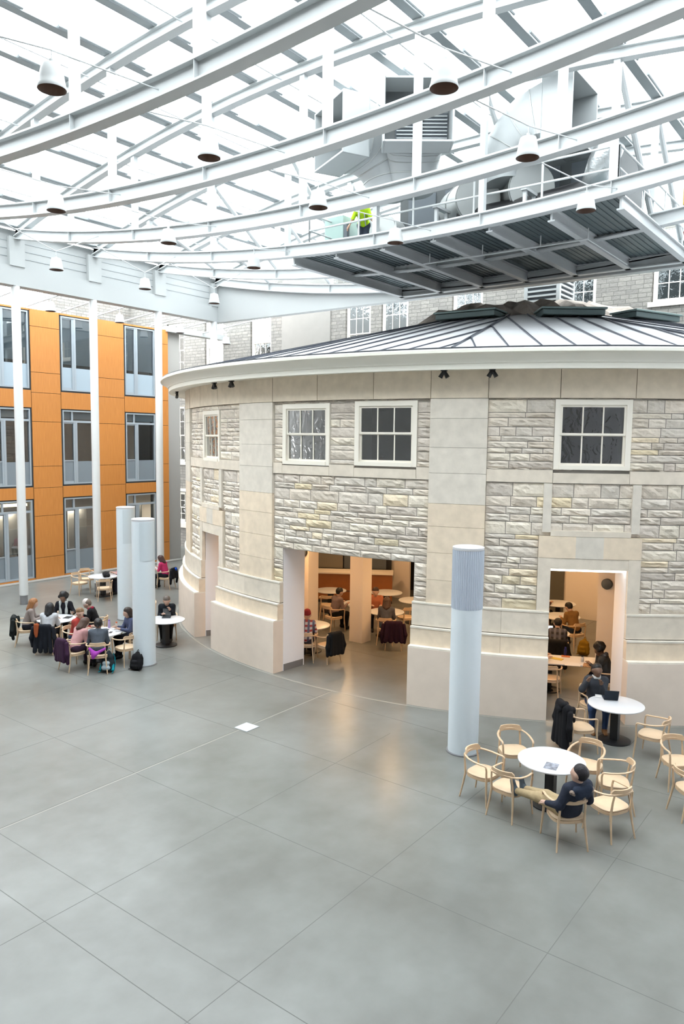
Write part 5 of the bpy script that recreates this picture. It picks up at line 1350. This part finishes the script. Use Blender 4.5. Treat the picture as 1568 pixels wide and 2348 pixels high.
speaker(18.15, 5.68, 2.45, 180, 'round black speaker on the pillar in the narrow doorway')
b = MB(); b.box((24.5, 5.6, 0), (24.6, 9.1, 3.3), 'int_wall'); b.box((24.45, 9.1, .0), (24.6, 10.6, 3.3), mat('grey_green_board', (.13, .12, .09), .7)); b.box((23.3, 14.5, 0), (23.4, 16.4, 3.3), 'int_wall')
b.box((24.9, 2.5, 0), (25.0, 20.5, 3.3), 'dark'); b.box((19.7, 2.4, 0), (25, 2.5, 3.3), 'int_wall')
struct(b.build('wall_interior'), 'warm lit back wall of the dining room inside the rotunda', 'wall')
t = thing('serving_counter', 'orange wood serving counter with a pale top at the back of the wide doorway', 'counter', (20.5, 17.35, 0), R(-57.5))
b = MB(); b.box((0, -.02, 0), (3.3, .7, 1.05), 'counter'); cb_ = b.build('counter_body', t); b = MB(); b.box((-.03, -.08, 1.05), (3.33, .75, 1.10), 'int_wall'); b.build('worktop', t); b = MB(); b.box((0, -.03, .42), (3.3, -.02, .44), 'dark'); b.box((0, -.03, .0), (3.3, -.02, .1), 'dark'); b.build('panel_seam', cb_)
t = thing('kitchen_line', 'dark steel kitchen line with small warm lamps behind the counter', 'kitchen', (21.4, 18.1, 0), R(-57.5))
b = MB(); b.box((0, 0, 0), (3.4, .1, 3.2), 'dark'); b.build('back_panel', t); b = MB(); b.box((.1, -.3, 1.1), (1.6, -.02, 1.85), mat('steel_cabinet', (.30, .27, .22), .35, .6)); b.box((1.65, -.3, 1.1), (3.2, -.02, 1.85), 'louver'); b.build('steel_cabinet', t); b = MB()
for k in range(5): b.lathe([(0, 0), (.05, .02), (.05, .05), (0, .07)], 'glow', (.3 + k * .62, -.42, 1.92), 10, False)
b.build('warm_lamp', t)
# ceiling downlights of the dining room: a visible round fitting and the light it gives
dl = [(15.6, 13.2), (16.3, 10.6), (18.4, 13.8), (18.8, 11.2), (20.9, 15.6), (21.4, 12.6), (15.9, 6.3), (17.6, 7.5), (19.6, 6.3), (21.6, 8.6), (23.4, 7.4), (18.2, 9.2), (23.2, 10.4), (16.2, 15.6)]
pr = None
for k, (x, y) in enumerate(dl):
    t = thing('ceiling_downlight', 'round warm downlight in the ceiling of the dining room', 'light', (x, y, 3.28), 0, 'downlights in the dining room ceiling')
    if pr is None:
        b = MB(); b.lathe([(.0, 0), (.09, 0), (.1, .02)], 'glow', n=20, caps=False); a1_ = b.build('lens', t); b = MB(); b.lathe([(.1, -.005), (.12, -.005), (.12, .02), (.1, .02)], 'steel', n=20, caps=False); a2_ = b.build('trim_ring', t); pr = (a1_, a2_)
    else:
        for q in pr: c = q.copy(); COL.objects.link(c); c.parent = t
    ld = bpy.data.lights.new('downlight', 'AREA'); ld.shape = 'DISK'; ld.size = .25; ld.energy = LAMP; ld.color = (1, .60, .28); lo = bpy.data.objects.new('downlight', ld); COL.objects.link(lo); lo.location = (x, y, 3.26)

# ------------------------------------------------------------------ daylight: bright overcast sky
w = bpy.data.worlds.new('overcast_sky'); SC.world = w; w.use_nodes = True; tn = w.node_tree; bg = tn.nodes['Background']
tc = tn.nodes.new('ShaderNodeTexCoord'); n_ = tn.nodes.new('ShaderNodeTexNoise'); n_.inputs['Scale'].default_value = 1.6; n_.inputs['Detail'].default_value = 3
tn.links.new(tc.outputs['Generated'], n_.inputs['Vector']); cr = tn.nodes.new('ShaderNodeValToRGB')
cr.color_ramp.elements[0].color = (.93, .975, 1., 1); cr.color_ramp.elements[1].color = (.97, .99, 1, 1)
tn.links.new(n_.outputs[0], cr.inputs[0]); tn.links.new(cr.outputs[0], bg.inputs[0]); bg.inputs[1].default_value = SKY
# office lamps behind the wood wall
for x in (15.6, 18.7, 21.8):
    for z in (2.9,):
        ld = bpy.data.lights.new('office_lamp', 'AREA'); ld.size = 1.; ld.energy = 70; ld.color = (1, .8, .6); lo = bpy.data.objects.new('office_lamp', ld); COL.objects.link(lo); lo.location = (x, 29.2, z - .1)
for ob in list(SC.objects):
    if ob.type == 'MESH' and ob.name.startswith('pane') and False: pass
SC.view_settings.view_transform = 'Standard'; SC.view_settings.look = 'None'; SC.view_settings.exposure = EXPO; SC.view_settings.gamma = 1; SC.view_settings.use_curve_mapping = False
try:
    SC.cycles.transparent_max_bounces = 16; SC.cycles.max_bounces = 8; SC.cycles.caustics_reflective = False; SC.cycles.caustics_refractive = False; SC.cycles.use_denoising = True
except Exception: pass
